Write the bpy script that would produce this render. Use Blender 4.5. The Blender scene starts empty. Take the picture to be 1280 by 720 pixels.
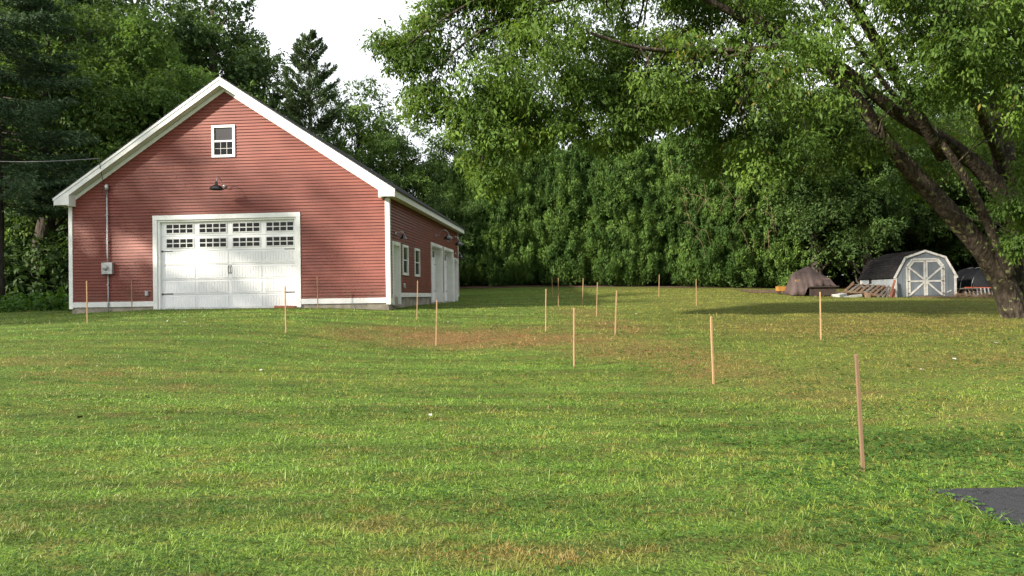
import bpy, bmesh, math, random
import numpy as np
from mathutils import Vector, Matrix, noise as mnoise

scene = bpy.context.scene
col = scene.collection
R = math.radians

# ------------------------------------------------------------------ camera
FPX, PITCH, ROLL, EYE = 960.0, 0.011, -0.0157, 1.6
_F = Vector((0, math.cos(PITCH), math.sin(PITCH)))
_R0 = Vector((1, 0, 0)); _U0 = _R0.cross(_F)
_R = _R0*math.cos(ROLL) + _U0*math.sin(ROLL)
_U = -_R0*math.sin(ROLL) + _U0*math.cos(ROLL)
cd = bpy.data.cameras.new('camera'); cam = bpy.data.objects.new('camera', cd); col.objects.link(cam)
cd.sensor_width = 36; cd.lens = FPX*36/1280; cd.clip_start = .05; cd.clip_end = 2000
cam.matrix_world = Matrix(((_R.x, _U.x, -_F.x, 0), (_R.y, _U.y, -_F.y, 0), (_R.z, _U.z, -_F.z, EYE), (0, 0, 0, 1)))
scene.camera = cam

# ------------------------------------------------------------------ sky, sun, exposure
TO_SUN = Vector((-.66, -.44, .37)).normalized()
SUN_EL = math.asin(TO_SUN.z); SUN_AZ = math.atan2(TO_SUN.x, TO_SUN.y)
world = bpy.data.worlds.new('World'); scene.world = world; world.use_nodes = True
wn = world.node_tree; wn.nodes.clear()
wo = wn.nodes.new('ShaderNodeOutputWorld'); bg = wn.nodes.new('ShaderNodeBackground')
sky = wn.nodes.new('ShaderNodeTexSky'); sky.sky_type = 'NISHITA'; sky.sun_disc = False
sky.sun_elevation = SUN_EL; sky.sun_rotation = SUN_AZ; sky.air_density = 1; sky.dust_density = 2
tc = wn.nodes.new('ShaderNodeTexCoord'); nz = wn.nodes.new('ShaderNodeTexNoise')
nz.inputs['Scale'].default_value = 2.2; nz.inputs['Detail'].default_value = 5
mr = wn.nodes.new('ShaderNodeMapRange')
for k, v in zip(('From Min', 'From Max', 'To Min', 'To Max'), (.35, .65, .78, .97)): mr.inputs[k].default_value = v
mx = wn.nodes.new('ShaderNodeMix'); mx.data_type = 'RGBA'
mx.inputs[7].default_value = (6.2, 6.35, 6.5, 1)                      # thin bright cloud cover
wn.links.new(tc.outputs['Generated'], nz.inputs['Vector']); wn.links.new(nz.outputs['Fac'], mr.inputs['Value'])
wn.links.new(mr.outputs['Result'], mx.inputs[0]); wn.links.new(sky.outputs[0], mx.inputs[6])
wn.links.new(mx.outputs[2], bg.inputs['Color']); bg.inputs['Strength'].default_value = .1
wn.links.new(bg.outputs[0], wo.inputs[0])
sl = bpy.data.lights.new('sun', 'SUN'); sl.energy = 4.7; sl.angle = R(1.8); sl.color = (1, .9, .76)
so = bpy.data.objects.new('sun', sl); col.objects.link(so)
so.rotation_euler = (-TO_SUN).to_track_quat('-Z', 'Y').to_euler(); so.location = (-20, -20, 30)
vs = scene.view_settings; vs.view_transform = 'Standard'; vs.look = 'None'; vs.exposure = 1.38; vs.gamma = 1
scene.cycles.max_bounces = 6; scene.cycles.diffuse_bounces = 4; scene.cycles.transmission_bounces = 4
scene.cycles.use_denoising = True

# ------------------------------------------------------------------ helpers
def ray(px, py):
    d = _F + _R*((px-640)/FPX) - _U*((py-360)/FPX)
    return d/d.y
def at(px, py, Y):
    return ray(px, py)*Y + Vector((0, 0, EYE))

def tag(o, label=None, cat=None, group=None, kind=None):
    if label: o['label'] = label
    if cat: o['category'] = cat
    if group: o['group'] = group
    if kind: o['kind'] = kind
    return o
def empty(name, loc=(0, 0, 0), rz=0, **k):
    o = bpy.data.objects.new(name, None); col.objects.link(o)
    o.location = loc; o.rotation_euler = (0, 0, rz); o.empty_display_size = .2
    return tag(o, **k)
def link(name, me, parent=None, **k):
    o = bpy.data.objects.new(name, me); col.objects.link(o)
    if parent: o.parent = parent
    return tag(o, **k)

class MB:
    def __init__(s): s.v = []; s.f = []
    def add(s, vs_, fs):
        b = len(s.v); s.v += [tuple(p) for p in vs_]; s.f += [tuple(i+b for i in f) for f in fs]; return s
    def box(s, a, b, M=None):
        x0, y0, z0 = a; x1, y1, z1 = b
        v = [(x0,y0,z0),(x1,y0,z0),(x1,y1,z0),(x0,y1,z0),(x0,y0,z1),(x1,y0,z1),(x1,y1,z1),(x0,y1,z1)]
        if M: v = [M @ Vector(p) for p in v]
        return s.add(v, [(0,3,2,1),(4,5,6,7),(0,1,5,4),(1,2,6,5),(2,3,7,6),(3,0,4,7)])
    def beam(s, a, b, w, t, up=(0, 0, 1)):
        a = Vector(a); b = Vector(b); d = (b-a).normalized(); sd = d.cross(Vector(up))
        if sd.length < 1e-3: sd = d.cross(Vector((0, 1, 0)))
        sd.normalize(); n = sd.cross(d)
        v = []
        for p in (a, b):
            for (i, j) in ((-1,-1),(1,-1),(1,1),(-1,1)): v.append(p + sd*(i*w/2) + n*(j*t/2))
        return s.add(v, [(3,2,1,0),(4,5,6,7),(0,1,5,4),(1,2,6,5),(2,3,7,6),(3,0,4,7)])
    def prism(s, poly, a, b, f):
        """poly: 2-D outline, f(p, t) -> 3-D point, extruded from t=a to t=b"""
        n = len(poly)
        v = [f(p, a) for p in poly] + [f(p, b) for p in poly]
        return s.add(v, [tuple(range(n-1, -1, -1)), tuple(range(n, 2*n))] + [(i, (i+1) % n, n+(i+1) % n, n+i) for i in range(n)])
    def tube(s, pts, rad, n=8, cap=True, rough=0, rng=None):
        pts = [Vector(p) for p in pts]; m = len(pts)
        if not hasattr(rad, '__len__'): rad = [rad]*m
        ref = Vector((.3, 1, .2)).normalized(); v = []
        for i in range(m):
            d = (pts[min(i+1, m-1)] - pts[max(i-1, 0)]).normalized()
            x = d.cross(ref)
            if x.length < 1e-3: x = d.cross(Vector((1, 0, 0)))
            x.normalize(); y = d.cross(x)
            for k in range(n):
                a = 2*math.pi*k/n; r = rad[i]
                if rough: r *= 1 + rough*rng.uniform(-1, 1)
                v.append(pts[i] + x*(math.cos(a)*r) + y*(math.sin(a)*r))
        f = [(i*n+k, i*n+(k+1) % n, (i+1)*n+(k+1) % n, (i+1)*n+k) for i in range(m-1) for k in range(n)]
        if cap: f += [tuple(range(n-1, -1, -1)), tuple((m-1)*n+k for k in range(n))]
        return s.add(v, f)
    def lathe(s, prof, c, n=16, axis=(0, 0, 1)):
        A = Vector(axis).normalized(); X = A.orthogonal().normalized(); Y = A.cross(X); c = Vector(c)
        v = []
        for (r, h) in prof:
            for k in range(n):
                a = 2*math.pi*k/n; v.append(c + A*h + X*(math.cos(a)*r) + Y*(math.sin(a)*r))
        return s.add(v, [(i*n+k, i*n+(k+1) % n, (i+1)*n+(k+1) % n, (i+1)*n+k) for i in range(len(prof)-1) for k in range(n)])
    def mesh(s, name, m, smooth=False):
        me = bpy.data.meshes.new(name); me.from_pydata(s.v, [], s.f); me.update()
        if m: me.materials.append(m)
        if smooth: me.polygons.foreach_set('use_smooth', [True]*len(me.polygons))
        return me
    def build(s, name, m, parent=None, smooth=False, bevel=0, **k):
        o = link(name, s.mesh(name, m, smooth), parent, **k)
        if bevel:
            b = o.modifiers.new('bevel', 'BEVEL'); b.width = bevel; b.segments = 2; b.limit_method = 'ANGLE'
        return o
def box(name, a, b, m, parent=None, bevel=0, **k):
    return MB().box(a, b).build(name, m, parent, bevel=bevel, **k)

def np_mesh(name, V, n, m, attrs=None, smooth=False):
    """V: (faces*n, 3) vertices, n corners per face, no sharing"""
    me = bpy.data.meshes.new(name); nv = len(V); nf = nv//n
    me.vertices.add(nv); me.vertices.foreach_set('co', np.ascontiguousarray(V, np.float32).ravel())
    me.loops.add(nv); me.loops.foreach_set('vertex_index', np.arange(nv, dtype=np.int32))
    me.polygons.add(nf); me.polygons.foreach_set('loop_start', np.arange(0, nv, n, dtype=np.int32))
    me.update(calc_edges=True)
    for k, a in (attrs or {}).items():
        at_ = me.attributes.new(k, 'FLOAT', 'FACE'); at_.data.foreach_set('value', np.ascontiguousarray(a, np.float32))
    me.materials.append(m)
    return me

# ------------------------------------------------------------------ materials
def newmat(name):
    m = bpy.data.materials.new(name); m.use_nodes = True; nt = m.node_tree
    return m, nt, nt.nodes['Principled BSDF'], nt.links
def node(nt, t, **k):
    n = nt.nodes.new(t)
    for a, b in k.items():
        if a in ('data_type', 'operation', 'blend_type', 'noise_dimensions', 'attribute_name', 'wave_type', 'feature', 'bands_direction'): setattr(n, a, b)
        else: n.inputs[a.replace('_', ' ')].default_value = b
    return n
def mixc(nt, fac, a, b):
    n = nt.nodes.new('ShaderNodeMix'); n.data_type = 'RGBA'
    for i, x in ((0, fac), (6, a), (7, b)):
        if isinstance(x, (int, float)): n.inputs[i].default_value = x
        elif isinstance(x, tuple): n.inputs[i].default_value = (*x, 1)
        else: nt.links.new(x, n.inputs[i])
    return n.outputs[2]
def noise_fac(nt, scale, detail=4, lo=.35, hi=.65, coord='Object', stretch=None, pos=None):
    if pos is None:
        t = nt.nodes.new('ShaderNodeTexCoord'); pos = t.outputs[coord]
    if stretch:
        mp = nt.nodes.new('ShaderNodeMapping'); mp.inputs['Scale'].default_value = stretch; nt.links.new(pos, mp.inputs[0]); pos = mp.outputs[0]
    n = node(nt, 'ShaderNodeTexNoise', Scale=scale, Detail=detail); nt.links.new(pos, n.inputs['Vector'])
    r = node(nt, 'ShaderNodeMapRange', From_Min=lo, From_Max=hi); nt.links.new(n.outputs['Fac'], r.inputs['Value'])
    return r.outputs['Result']
def bump(nt, h, strength, dist, bs):
    b = node(nt, 'ShaderNodeBump', Strength=strength, Distance=dist); nt.links.new(h, b.inputs['Height']); nt.links.new(b.outputs[0], bs.inputs['Normal'])
def paint(name, c, c2=None, rough=.6, scale=3, stretch=None, bmp=0, bscale=40, metal=0, spec=.4, amount=1.0, dirt=None):
    m, nt, bs, L = newmat(name)
    bs.inputs['Roughness'].default_value = rough; bs.inputs['Metallic'].default_value = metal; bs.inputs['Specular IOR Level'].default_value = spec
    f = noise_fac(nt, scale, 5, stretch=stretch)
    out = mixc(nt, f, c, c2 or tuple(x*.85 for x in c))
    oi = nt.nodes.new('ShaderNodeObjectInfo')
    v = node(nt, 'ShaderNodeMapRange', To_Min=.9, To_Max=1.08); L.new(oi.outputs['Random'], v.inputs['Value'])
    h = nt.nodes.new('ShaderNodeHueSaturation'); L.new(v.outputs[0], h.inputs['Value']); L.new(out, h.inputs['Color']); out = h.outputs[0]
    if dirt:
        out = mixc(nt, noise_fac(nt, dirt[1], 6, .52, .75), out, dirt[0])
    L.new(out, bs.inputs['Base Color'])
    if bmp: bump(nt, noise_fac(nt, bscale, 4, 0, 1, stretch=stretch), bmp, .01, bs)
    return m
def plain(name, c, rough=.5, metal=0, spec=.5):
    m, nt, bs, L = newmat(name); bs.inputs['Base Color'].default_value = (*c, 1)
    bs.inputs['Roughness'].default_value = rough; bs.inputs['Metallic'].default_value = metal; bs.inputs['Specular IOR Level'].default_value = spec
    return m
def leaf_mat(name, c1, c2, c3=None, trans=.32, rough=.6, spec=.2, patch=.6):
    m, nt, bs, L = newmat(name)
    a = node(nt, 'ShaderNodeAttribute', attribute_name='rnd')
    g = nt.nodes.new('ShaderNodeNewGeometry')
    out = mixc(nt, a.outputs['Fac'], c1, c2)
    out = mixc(nt, noise_fac(nt, patch, 2, .4, .62, pos=g.outputs['Position']), out, tuple(x*.72 for x in c1))
    if c3:
        r = node(nt, 'ShaderNodeMapRange', From_Min=.96, From_Max=.99); L.new(a.outputs['Fac'], r.inputs['Value'])
        out = mixc(nt, r.outputs[0], out, c3)
    L.new(out, bs.inputs['Base Color']); bs.inputs['Roughness'].default_value = rough; bs.inputs['Specular IOR Level'].default_value = spec
    tr = nt.nodes.new('ShaderNodeBsdfTranslucent')
    h = node(nt, 'ShaderNodeHueSaturation', Hue=.485, Saturation=1.1, Value=1.5); L.new(out, h.inputs['Color']); L.new(h.outputs[0], tr.inputs['Color'])
    mxs = nt.nodes.new('ShaderNodeMixShader'); mxs.inputs[0].default_value = trans
    L.new(bs.outputs[0], mxs.inputs[1]); L.new(tr.outputs[0], mxs.inputs[2]); L.new(mxs.outputs[0], nt.nodes['Material Output'].inputs['Surface'])
    return m

M = {}
M['red'] = paint('red_siding', (.182, .043, .027), (.148, .034, .021), .55, 1.4, (1, 1, 3), .12, 60)
_m = M['red']; _nt = _m.node_tree; _bs = _nt.nodes['Principled BSDF']; _src = _bs.inputs['Base Color'].links[0].from_socket
_tc = _nt.nodes.new('ShaderNodeTexCoord'); _sx = _nt.nodes.new('ShaderNodeSeparateXYZ'); _nt.links.new(_tc.outputs['Object'], _sx.inputs[0])
_sp = node(_nt, 'ShaderNodeMapRange', From_Min=.15, From_Max=.65, To_Min=.55, To_Max=0); _nt.links.new(_sx.outputs[2], _sp.inputs['Value'])
_nf = noise_fac(_nt, 4, 6, .4, .7); _mu = node(_nt, 'ShaderNodeMath', operation='MULTIPLY'); _nt.links.new(_sp.outputs[0], _mu.inputs[0]); _nt.links.new(_nf, _mu.inputs[1])
_out = mixc(_nt, _mu.outputs[0], _src, (.17, .10, .065))                       # splashed soil on the lowest boards
_fd = noise_fac(_nt, .9, 5, .45, .8, stretch=(1, 1, .35)); _fm = node(_nt, 'ShaderNodeMath', operation='MULTIPLY'); _nt.links.new(_fd, _fm.inputs[0]); _fm.inputs[1].default_value = .22
_nt.links.new(mixc(_nt, _fm.outputs[0], _out, (.26, .095, .070)), _bs.inputs['Base Color'])   # uneven fading
M['white'] = paint('white_trim', (.78, .78, .76), (.70, .70, .68), .45, 2.5, None, .03, 80, dirt=((.66, .65, .60), 3))
M['door_white'] = paint('white_steel_door', (.80, .80, .80), (.75, .75, .75), .4, 2)
M['concrete'] = paint('foundation_concrete', (.36, .32, .26), (.24, .21, .17), .9, 2.5, None, .5, 30, dirt=((.16, .14, .11), 3))
M['shingle'] = paint('asphalt_shingle', (.055, .057, .06), (.10, .10, .105), .95, 6, None, .5, 60)
M['shed_shingle'] = paint('dark_shed_shingle', (.011, .011, .012), (.022, .021, .022), 1, 7, None, .5, 60, spec=.03)
M['glass'] = plain('dark_window_glass', (.008, .009, .010), .05, 0, .22)
M['black'] = plain('black_enamel', (.012, .012, .014), .22)
M['iron'] = plain('black_iron', (.015, .015, .015), .5)
M['galv'] = paint('galvanised_metal', (.42, .43, .44), (.33, .34, .35), .45, 8, metal=.6)
M['grey_plastic'] = plain('grey_plastic', (.36, .36, .35), .5)
M['wire'] = plain('weathered_cable', (.12, .12, .12), .6)
M['stake_old'] = paint('weathered_stake', (.20, .125, .072), (.12, .074, .045), .85, 6, (1, 1, .15), .3, 40)
M['stake'] = paint('pine_stake', (.35, .225, .12), (.27, .165, .082), .8, 8, (1, 1, .12), .2, 40, dirt=((.20, .125, .07), 7))
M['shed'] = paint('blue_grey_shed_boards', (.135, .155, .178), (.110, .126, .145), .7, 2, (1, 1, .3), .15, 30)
M['shed_side_lit'] = paint('lit_blue_grey_boards', (.29, .32, .35), (.24, .27, .29), .7, 2, (1, 1, .3), .15, 30)  # front board colour made lighter, daylight on the side put into the paint
M['shed_trim'] = paint('weathered_white_trim', (.52, .52, .50), (.43, .42, .40), .6, 6, dirt=((.26, .22, .17), 9))
M['old_wood'] = paint('weathered_plank', (.20, .125, .072), (.12, .078, .05), .9, 4, (1, 1, 1), .4, 30)
M['grey_wood'] = paint('grey_plank', (.19, .165, .14), (.12, .105, .09), .9, 4, None, .4, 30)
M['red_wood'] = paint('reddish_plank', (.26, .10, .055), (.18, .07, .04), .85, 4, None, .3, 30)
M['tarp'] = paint('brown_tarp', (.066, .047, .043), (.044, .031, .028), .75, 3, None, .5, 10, spec=.25)
M['tarp_dark'] = paint('charcoal_tarp', (.016, .018, .021), (.011, .012, .014), .85, 3, None, .3, 12, spec=.1)
M['rust'] = paint('dark_rusty_steel', (.024, .018, .016), (.042, .026, .019), .8, 5, None, .3, 30)
M['yellow'] = paint('orange_yellow_board', (.30, .15, .03), (.24, .11, .025), .6, 4)
M['orange'] = plain('orange_red_rail', (.5, .09, .04), .5)
M['slab'] = paint('grey_stone_slab', (.34, .35, .33), (.25, .26, .25), .9, 4, None, .4, 30)

def bark_mat(name, c1, c2, lichen=None, sc=7):
    m, nt, bs, L = newmat(name)
    f = noise_fac(nt, sc, 8, .3, .7, stretch=(1, 1, .28))
    out = mixc(nt, f, c1, c2)
    if lichen: 
        out = mixc(nt, noise_fac(nt, 5.5, 7, .585, .63), out, lichen)
    L.new(out, bs.inputs['Base Color']); bs.inputs['Roughness'].default_value = .95; bs.inputs['Specular IOR Level'].default_value = .15
    bump(nt, noise_fac(nt, sc*1.6, 8, .2, .8, stretch=(1, 1, .25)), 1, .05, bs)
    return m
M['bark_maple'] = bark_mat('maple_bark', (.016, .013, .010), (.075, .060, .046), (.14, .15, .065), 9)
M['bark'] = bark_mat('grey_bark', (.028, .023, .018), (.070, .060, .050))
M['maple'] = leaf_mat('maple_leaf', (.064, .125, .022), (.150, .235, .040), (.19, .16, .035), .38)
M['oak'] = leaf_mat('dark_broadleaf', (.048, .094, .024), (.090, .150, .034), None, .28)
M['oak2'] = leaf_mat('mid_green_broadleaf', (.062, .122, .028), (.115, .185, .038), None, .32)
M['bright'] = leaf_mat('bright_green_leaf', (.080, .155, .032), (.135, .215, .048), None, .38)
M['thuja'] = leaf_mat('arborvitae_spray', (.062, .128, .028), (.150, .240, .050), None, .2, .6)
M['pine'] = leaf_mat('pine_needles', (.058, .100, .040), (.105, .150, .058), None, .2)
M['hemlock'] = leaf_mat('hemlock_needles', (.042, .084, .038), (.080, .130, .055), None, .2)
M['wood'] = leaf_mat('woodland_leaf', (.028, .060, .015), (.050, .092, .021), None, .28)
M['weed'] = leaf_mat('weed_leaf', (.040, .105, .016), (.090, .175, .028), None, .3)

# ------------------------------------------------------------------ terrain height
STAKES = [  # px x, top y, base x, base y, height m, label
    (1070, 445, 1079, 591, 1.05, 'tall weathered stake nearest the asphalt, closest of all the stakes'),
    (889, 397, 892, 481.5, 1.05, 'wooden stake on the worn lawn, second closest to the asphalt corner'),
    (717, 383, 717.5, 458, 1.05, 'wooden stake in green grass just below the brown dry patch'),
    (1025, 365, 1026, 425, 1.05, 'wooden stake standing in line below the brown tarp pile'),
    (771, 363, 769, 419, 1.05, 'tilted wooden stake at the right end of the brown dry patch'),
    (682.5, 360, 682, 413.5, 1.05, 'wooden stake rising behind the brown dry patch near its middle'),
    (546, 378, 545, 436, 1.05, 'wooden stake at the left end of the brown dry patch'),
    (356.5, 356, 357.5, 414, 1.05, 'wooden stake on the grass in front of the white garage door'),
    (108, 351, 109, 404, 1.05, 'leftmost wooden stake, below the left corner of the barn'),
    (522, 350, 521, 398, 1.05, 'wooden stake in front of the two narrow side windows of the barn'),
    (746.5, 353, 745.5, 395.5, 1.05, 'wooden stake further up, directly behind the tilted one'),
    (729, 348, 728, 382.5, 1.05, 'slim wooden stake in the middle of the far cluster before the hedge'),
    (698, 347, 698, 382, 1.05, 'slim wooden stake, right one of the close pair before the hedge'),
    (690, 346, 691, 372.5, 1.05, 'slim wooden stake, left and farther one of the close pair before the hedge'),
    (824, 343, 823.5, 371, 1.05, 'small far stake on the sunlit strip before the hedge'),
    (870, 349, 870.5, 382.5, 1.05, 'far wooden stake standing in the shaded right part of the lawn'),
    (396.5, 345, 397.5, 385.5, 1.02, 'wooden stake against the wall just right of the garage door'),
    (164.5, 350, 165, 388, .98, 'wooden stake against the wall left of the garage door'),
]
ctrl = []
STK = []
for i, (tx, ty, bx, by, h, lab) in enumerate(STAKES):
    d = FPX*h/math.hypot(by-ty, bx-tx)
    if i == 16: d = 24.55
    if i == 17: d = 25.2
    b = at(bx, by, d); STK.append((b, at(tx, ty, d), lab))
    ctrl.append((b.x, b.y, b.z))
for p in ((93, 393, 25.9), (137, 390.5, 25.7), (300, 386.5, 25.3), (487, 388.5, 25.05), (502, 384, 27), (538, 380, 32), (573, 376, 39.5),
          (600, 357, 48), (750, 357, 48), (900, 358.5, 48), (985, 366, 41), (1060, 371, 38), (1157, 371.5, 38), (1235, 397, 23.6), (1215, 372, 38), (30, 384, 33),
          (1150, 440, 14.5), (1270, 470, 11.5)):
    q = at(*p); ctrl.append((q.x, q.y, q.z))
ctrl += [(0, 0, 0), (-6, 2, 0.02), (6, 2, 0), (3.4, 6, 0), (0, 5.5, 0), (-5, 8, .12), (-12, 12, .45), (6, -8, -.1), (-10, -12, -.1), (-28, 12, .5), (28, 14, .4),
         (-60, 40, 2), (60, 40, 1.8), (-40, 80, 3), (0, 75, 3), (40, 80, 3), (-60, -30, 0), (60, -30, 0), (0, -60, -.3), (-22, 50, 2.2), (-8, 55, 2.4), (25, 55, 2.1)]
ctrl = np.array(ctrl, float)
def _phi(r2): return np.where(r2 > 0, .5*r2*np.log(np.maximum(r2, 1e-12)), 0)
_n = len(ctrl)
_K = _phi(((ctrl[:, None, :2]-ctrl[None, :, :2])**2).sum(-1)) + np.eye(_n)*3.0
_P = np.c_[np.ones(_n), ctrl[:, :2]]
_A = np.zeros((_n+3, _n+3)); _A[:_n, :_n] = _K; _A[:_n, _n:] = _P; _A[_n:, :_n] = _P.T
_w = np.linalg.solve(_A, np.r_[ctrl[:, 2], 0, 0, 0])
def G(x, y):
    x = np.asarray(x, float); y = np.asarray(y, float); s = x.shape
    X = np.clip(x.ravel(), -70, 70); Y = np.clip(y.ravel(), -60, 85); out = np.empty(len(X))
    for i in range(0, len(X), 40000):
        a, b = X[i:i+40000], Y[i:i+40000]
        r2 = (a[:, None]-ctrl[None, :, 0])**2 + (b[:, None]-ctrl[None, :, 1])**2
        out[i:i+40000] = _phi(r2) @ _w[:_n] + _w[_n] + _w[_n+1]*a + _w[_n+2]*b
    return out.reshape(s)
def gz(x, y): return float(G(np.array([x]), np.array([y]))[0])

# ------------------------------------------------------------------ lawn colour (shared by soil and blades)
DRY = [(-1.2, 18.2, 3.3, 1.6, 1.0), (.9, 17.4, 1.8, 1.2, .85), (2.4, 15.9, 1.5, 1.9, .6), (3.5, 13.4, 1.3, 2.1, .48), (4.5, 11.0, 1.1, 1.7, .36), (5.4, 9.4, 1.1, 1.0, .28), (2.6, 20, 1.3, 2.6, .6), (2.3, 25.5, 1.2, 3.2, .4),
       (7.8, 19.5, 3.4, 2.2, .38), (8.2, 13.5, 1.8, 1.2, .22), (11.5, 22, 3.5, 3.0, .34),
       (.1, 4.75, .9, .22, .5), (-.9, 5.3, .6, .25, .3), (-5.2, 11.5, .8, .35, .35), (-6.5, 12.5, 1.6, .5, .35), (-8.5, 13.5, 1.5, .5, .4)]
def lawn_color(nt, blade):
    L = nt.links; g = nt.nodes.new('ShaderNodeNewGeometry'); pos = g.outputs['Position']
    tot = None
    wob = node(nt, 'ShaderNodeTexNoise', Scale=1.1, Detail=5); L.new(pos, wob.inputs['Vector'])
    for (cx, cy, rx, ry, k) in DRY:
        s = node(nt, 'ShaderNodeVectorMath', operation='SUBTRACT'); L.new(pos, s.inputs[0]); s.inputs[1].default_value = (cx, cy, 0)
        q = node(nt, 'ShaderNodeVectorMath', operation='MULTIPLY'); L.new(s.outputs[0], q.inputs[0]); q.inputs[1].default_value = (1/rx, 1/ry, 0)
        l = node(nt, 'ShaderNodeVectorMath', operation='LENGTH'); L.new(q.outputs[0], l.inputs[0])
        ad = node(nt, 'ShaderNodeMath', operation='MULTIPLY_ADD'); L.new(wob.outputs['Fac'], ad.inputs[0]); ad.inputs[1].default_value = 1.5; L.new(l.outputs['Value'], ad.inputs[2])
        r = node(nt, 'ShaderNodeMapRange', From_Min=2.05, From_Max=1.0, To_Min=0, To_Max=k); L.new(ad.outputs[0], r.inputs['Value'])
        if tot is None: tot = r.outputs[0]
        else:
            m_ = node(nt, 'ShaderNodeMath', operation='MAXIMUM'); L.new(tot, m_.inputs[0]); L.new(r.outputs[0], m_.inputs[1]); tot = m_.outputs[0]
    fine = noise_fac(nt, 4.2, 7, .49, .68, pos=pos, stretch=(.6, 1.3, 1))
    m_ = node(nt, 'ShaderNodeMath', operation='MULTIPLY_ADD'); L.new(fine, m_.inputs[0]); m_.inputs[1].default_value = .38; L.new(tot, m_.inputs[2])
    cl = node(nt, 'ShaderNodeClamp'); L.new(m_.outputs[0], cl.inputs[0]); dry = cl.outputs[0]
    if blade: ga, gb, br = (.112, .190, .025), (.240, .290, .042), (.31, .175, .070)
    else: ga, gb, br = (.068, .120, .018), (.120, .165, .026), (.20, .105, .045)
    green = mixc(nt, noise_fac(nt, .55, 5, .38, .62, pos=pos, stretch=(.7, 1.4, 1)), ga, gb)
    green = mixc(nt, noise_fac(nt, 2.3, 4, .5, .68, pos=pos, stretch=(.6, 1.5, 1)), green, tuple(x*.62 for x in ga))
    green = mixc(nt, noise_fac(nt, 1.0, 2, .42, .58, pos=pos, stretch=(.10, 1.5, 1)), green, tuple(x*1.5 for x in ga))  # light mowing streaks: sheen of bent grass put into the colour
    green = mixc(nt, noise_fac(nt, 1.3, 3, .50, .66, pos=pos, stretch=(.16, 1.2, 1)), green, tuple(x*.78 for x in ga))  # dark mowing streaks, the duller lean of the blades as colour
    # broad olive cast of the thin right half, colour brightened to look sunlit
    sx = nt.nodes.new('ShaderNodeSeparateXYZ'); L.new(pos, sx.inputs[0])
    ol = node(nt, 'ShaderNodeMapRange', From_Min=0, From_Max=7, To_Min=0, To_Max=.6); L.new(sx.outputs[0], ol.inputs['Value'])
    fy = node(nt, 'ShaderNodeMapRange', From_Min=8, From_Max=13); L.new(sx.outputs[1], fy.inputs['Value'])
    mm = node(nt, 'ShaderNodeMath', operation='MULTIPLY'); L.new(ol.outputs[0], mm.inputs[0]); L.new(fy.outputs[0], mm.inputs[1])
    green = mixc(nt, mm.outputs[0], green, (.235, .215, .042) if blade else (.15, .135, .03))
    return mixc(nt, dry, green, br), pos, sx

m, nt, bs, L = newmat('lawn_soil'); c, pos, sx = lawn_color(nt, False)
spk = noise_fac(nt, 26, 6, .35, .7, pos=pos); c = mixc(nt, spk, c, (.045, .065, .016))
bs.inputs['Roughness'].default_value = 1; bs.inputs['Specular IOR Level'].default_value = .1
# forest floor beyond the lawn edge
ed = node(nt, 'ShaderNodeMapRange', From_Min=47.2, From_Max=48.2)
wv = node(nt, 'ShaderNodeTexNoise', Scale=.5, Detail=3); L.new(pos, wv.inputs['Vector'])
ma = node(nt, 'ShaderNodeMath', operation='MULTIPLY_ADD'); L.new(wv.outputs['Fac'], ma.inputs[0]); ma.inputs[1].default_value = 2; L.new(sx.outputs[1], ma.inputs[2])
L.new(ma.outputs[0], ed.inputs['Value']); c = mixc(nt, ed.outputs[0], c, (.085, .05, .03))
L.new(c, bs.inputs['Base Color']); bump(nt, noise_fac(nt, 30, 6, 0, 1, pos=pos), .9, .05, bs); M['soil'] = m

m, nt, bs, L = newmat('grass_blade'); c, pos, sx = lawn_color(nt, True)
a = node(nt, 'ShaderNodeAttribute', attribute_name='rnd')
h = nt.nodes.new('ShaderNodeHueSaturation'); vr = node(nt, 'ShaderNodeMapRange', To_Min=.72, To_Max=1.25); L.new(a.outputs['Fac'], vr.inputs['Value']); L.new(vr.outputs[0], h.inputs['Value'])
hr = node(nt, 'ShaderNodeMapRange', To_Min=.515, To_Max=.485); L.new(a.outputs['Fac'], hr.inputs['Value']); L.new(hr.outputs[0], h.inputs['Hue']); L.new(c, h.inputs['Color'])
dr = node(nt, 'ShaderNodeMapRange', From_Min=.95, From_Max=.97); L.new(a.outputs['Fac'], dr.inputs['Value'])
c = mixc(nt, dr.outputs[0], h.outputs[0], (.26, .20, .085))
L.new(c, bs.inputs['Base Color']); bs.inputs['Roughness'].default_value = .5; bs.inputs['Specular IOR Level'].default_value = .35
tr = nt.nodes.new('ShaderNodeBsdfTranslucent'); L.new(c, tr.inputs['Color']); ms = nt.nodes.new('ShaderNodeMixShader'); ms.inputs[0].default_value = .3
L.new(bs.outputs[0], ms.inputs[1]); L.new(tr.outputs[0], ms.inputs[2]); L.new(ms.outputs[0], nt.nodes['Material Output'].inputs['Surface']); M['grass'] = m

# ------------------------------------------------------------------ ground sheet
def spaced(lo, hi, n, c, k):
    t = np.linspace(np.arcsinh((lo-c)/k), np.arcsinh((hi-c)/k), n); return c + k*np.sinh(t)
gx = spaced(-420, 420, 190, 0, 9); gy = spaced(-120, 700, 210, 14, 12)
XX, YY = np.meshgrid(gx, gy); ZZ = G(XX, YY)
rs = np.random.RandomState(3)
nxv, nyv = len(gx), len(gy)
V = np.c_[XX.ravel(), YY.ravel(), ZZ.ravel()]
F = [(j*nxv+i, j*nxv+i+1, (j+1)*nxv+i+1, (j+1)*nxv+i) for j in range(nyv-1) for i in range(nxv-1)]
me = bpy.data.meshes.new('ground'); me.from_pydata(V.tolist(), [], F); me.materials.append(M['soil']); me.polygons.foreach_set('use_smooth', [True]*len(F))
link('ground', me, kind='structure')

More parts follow.
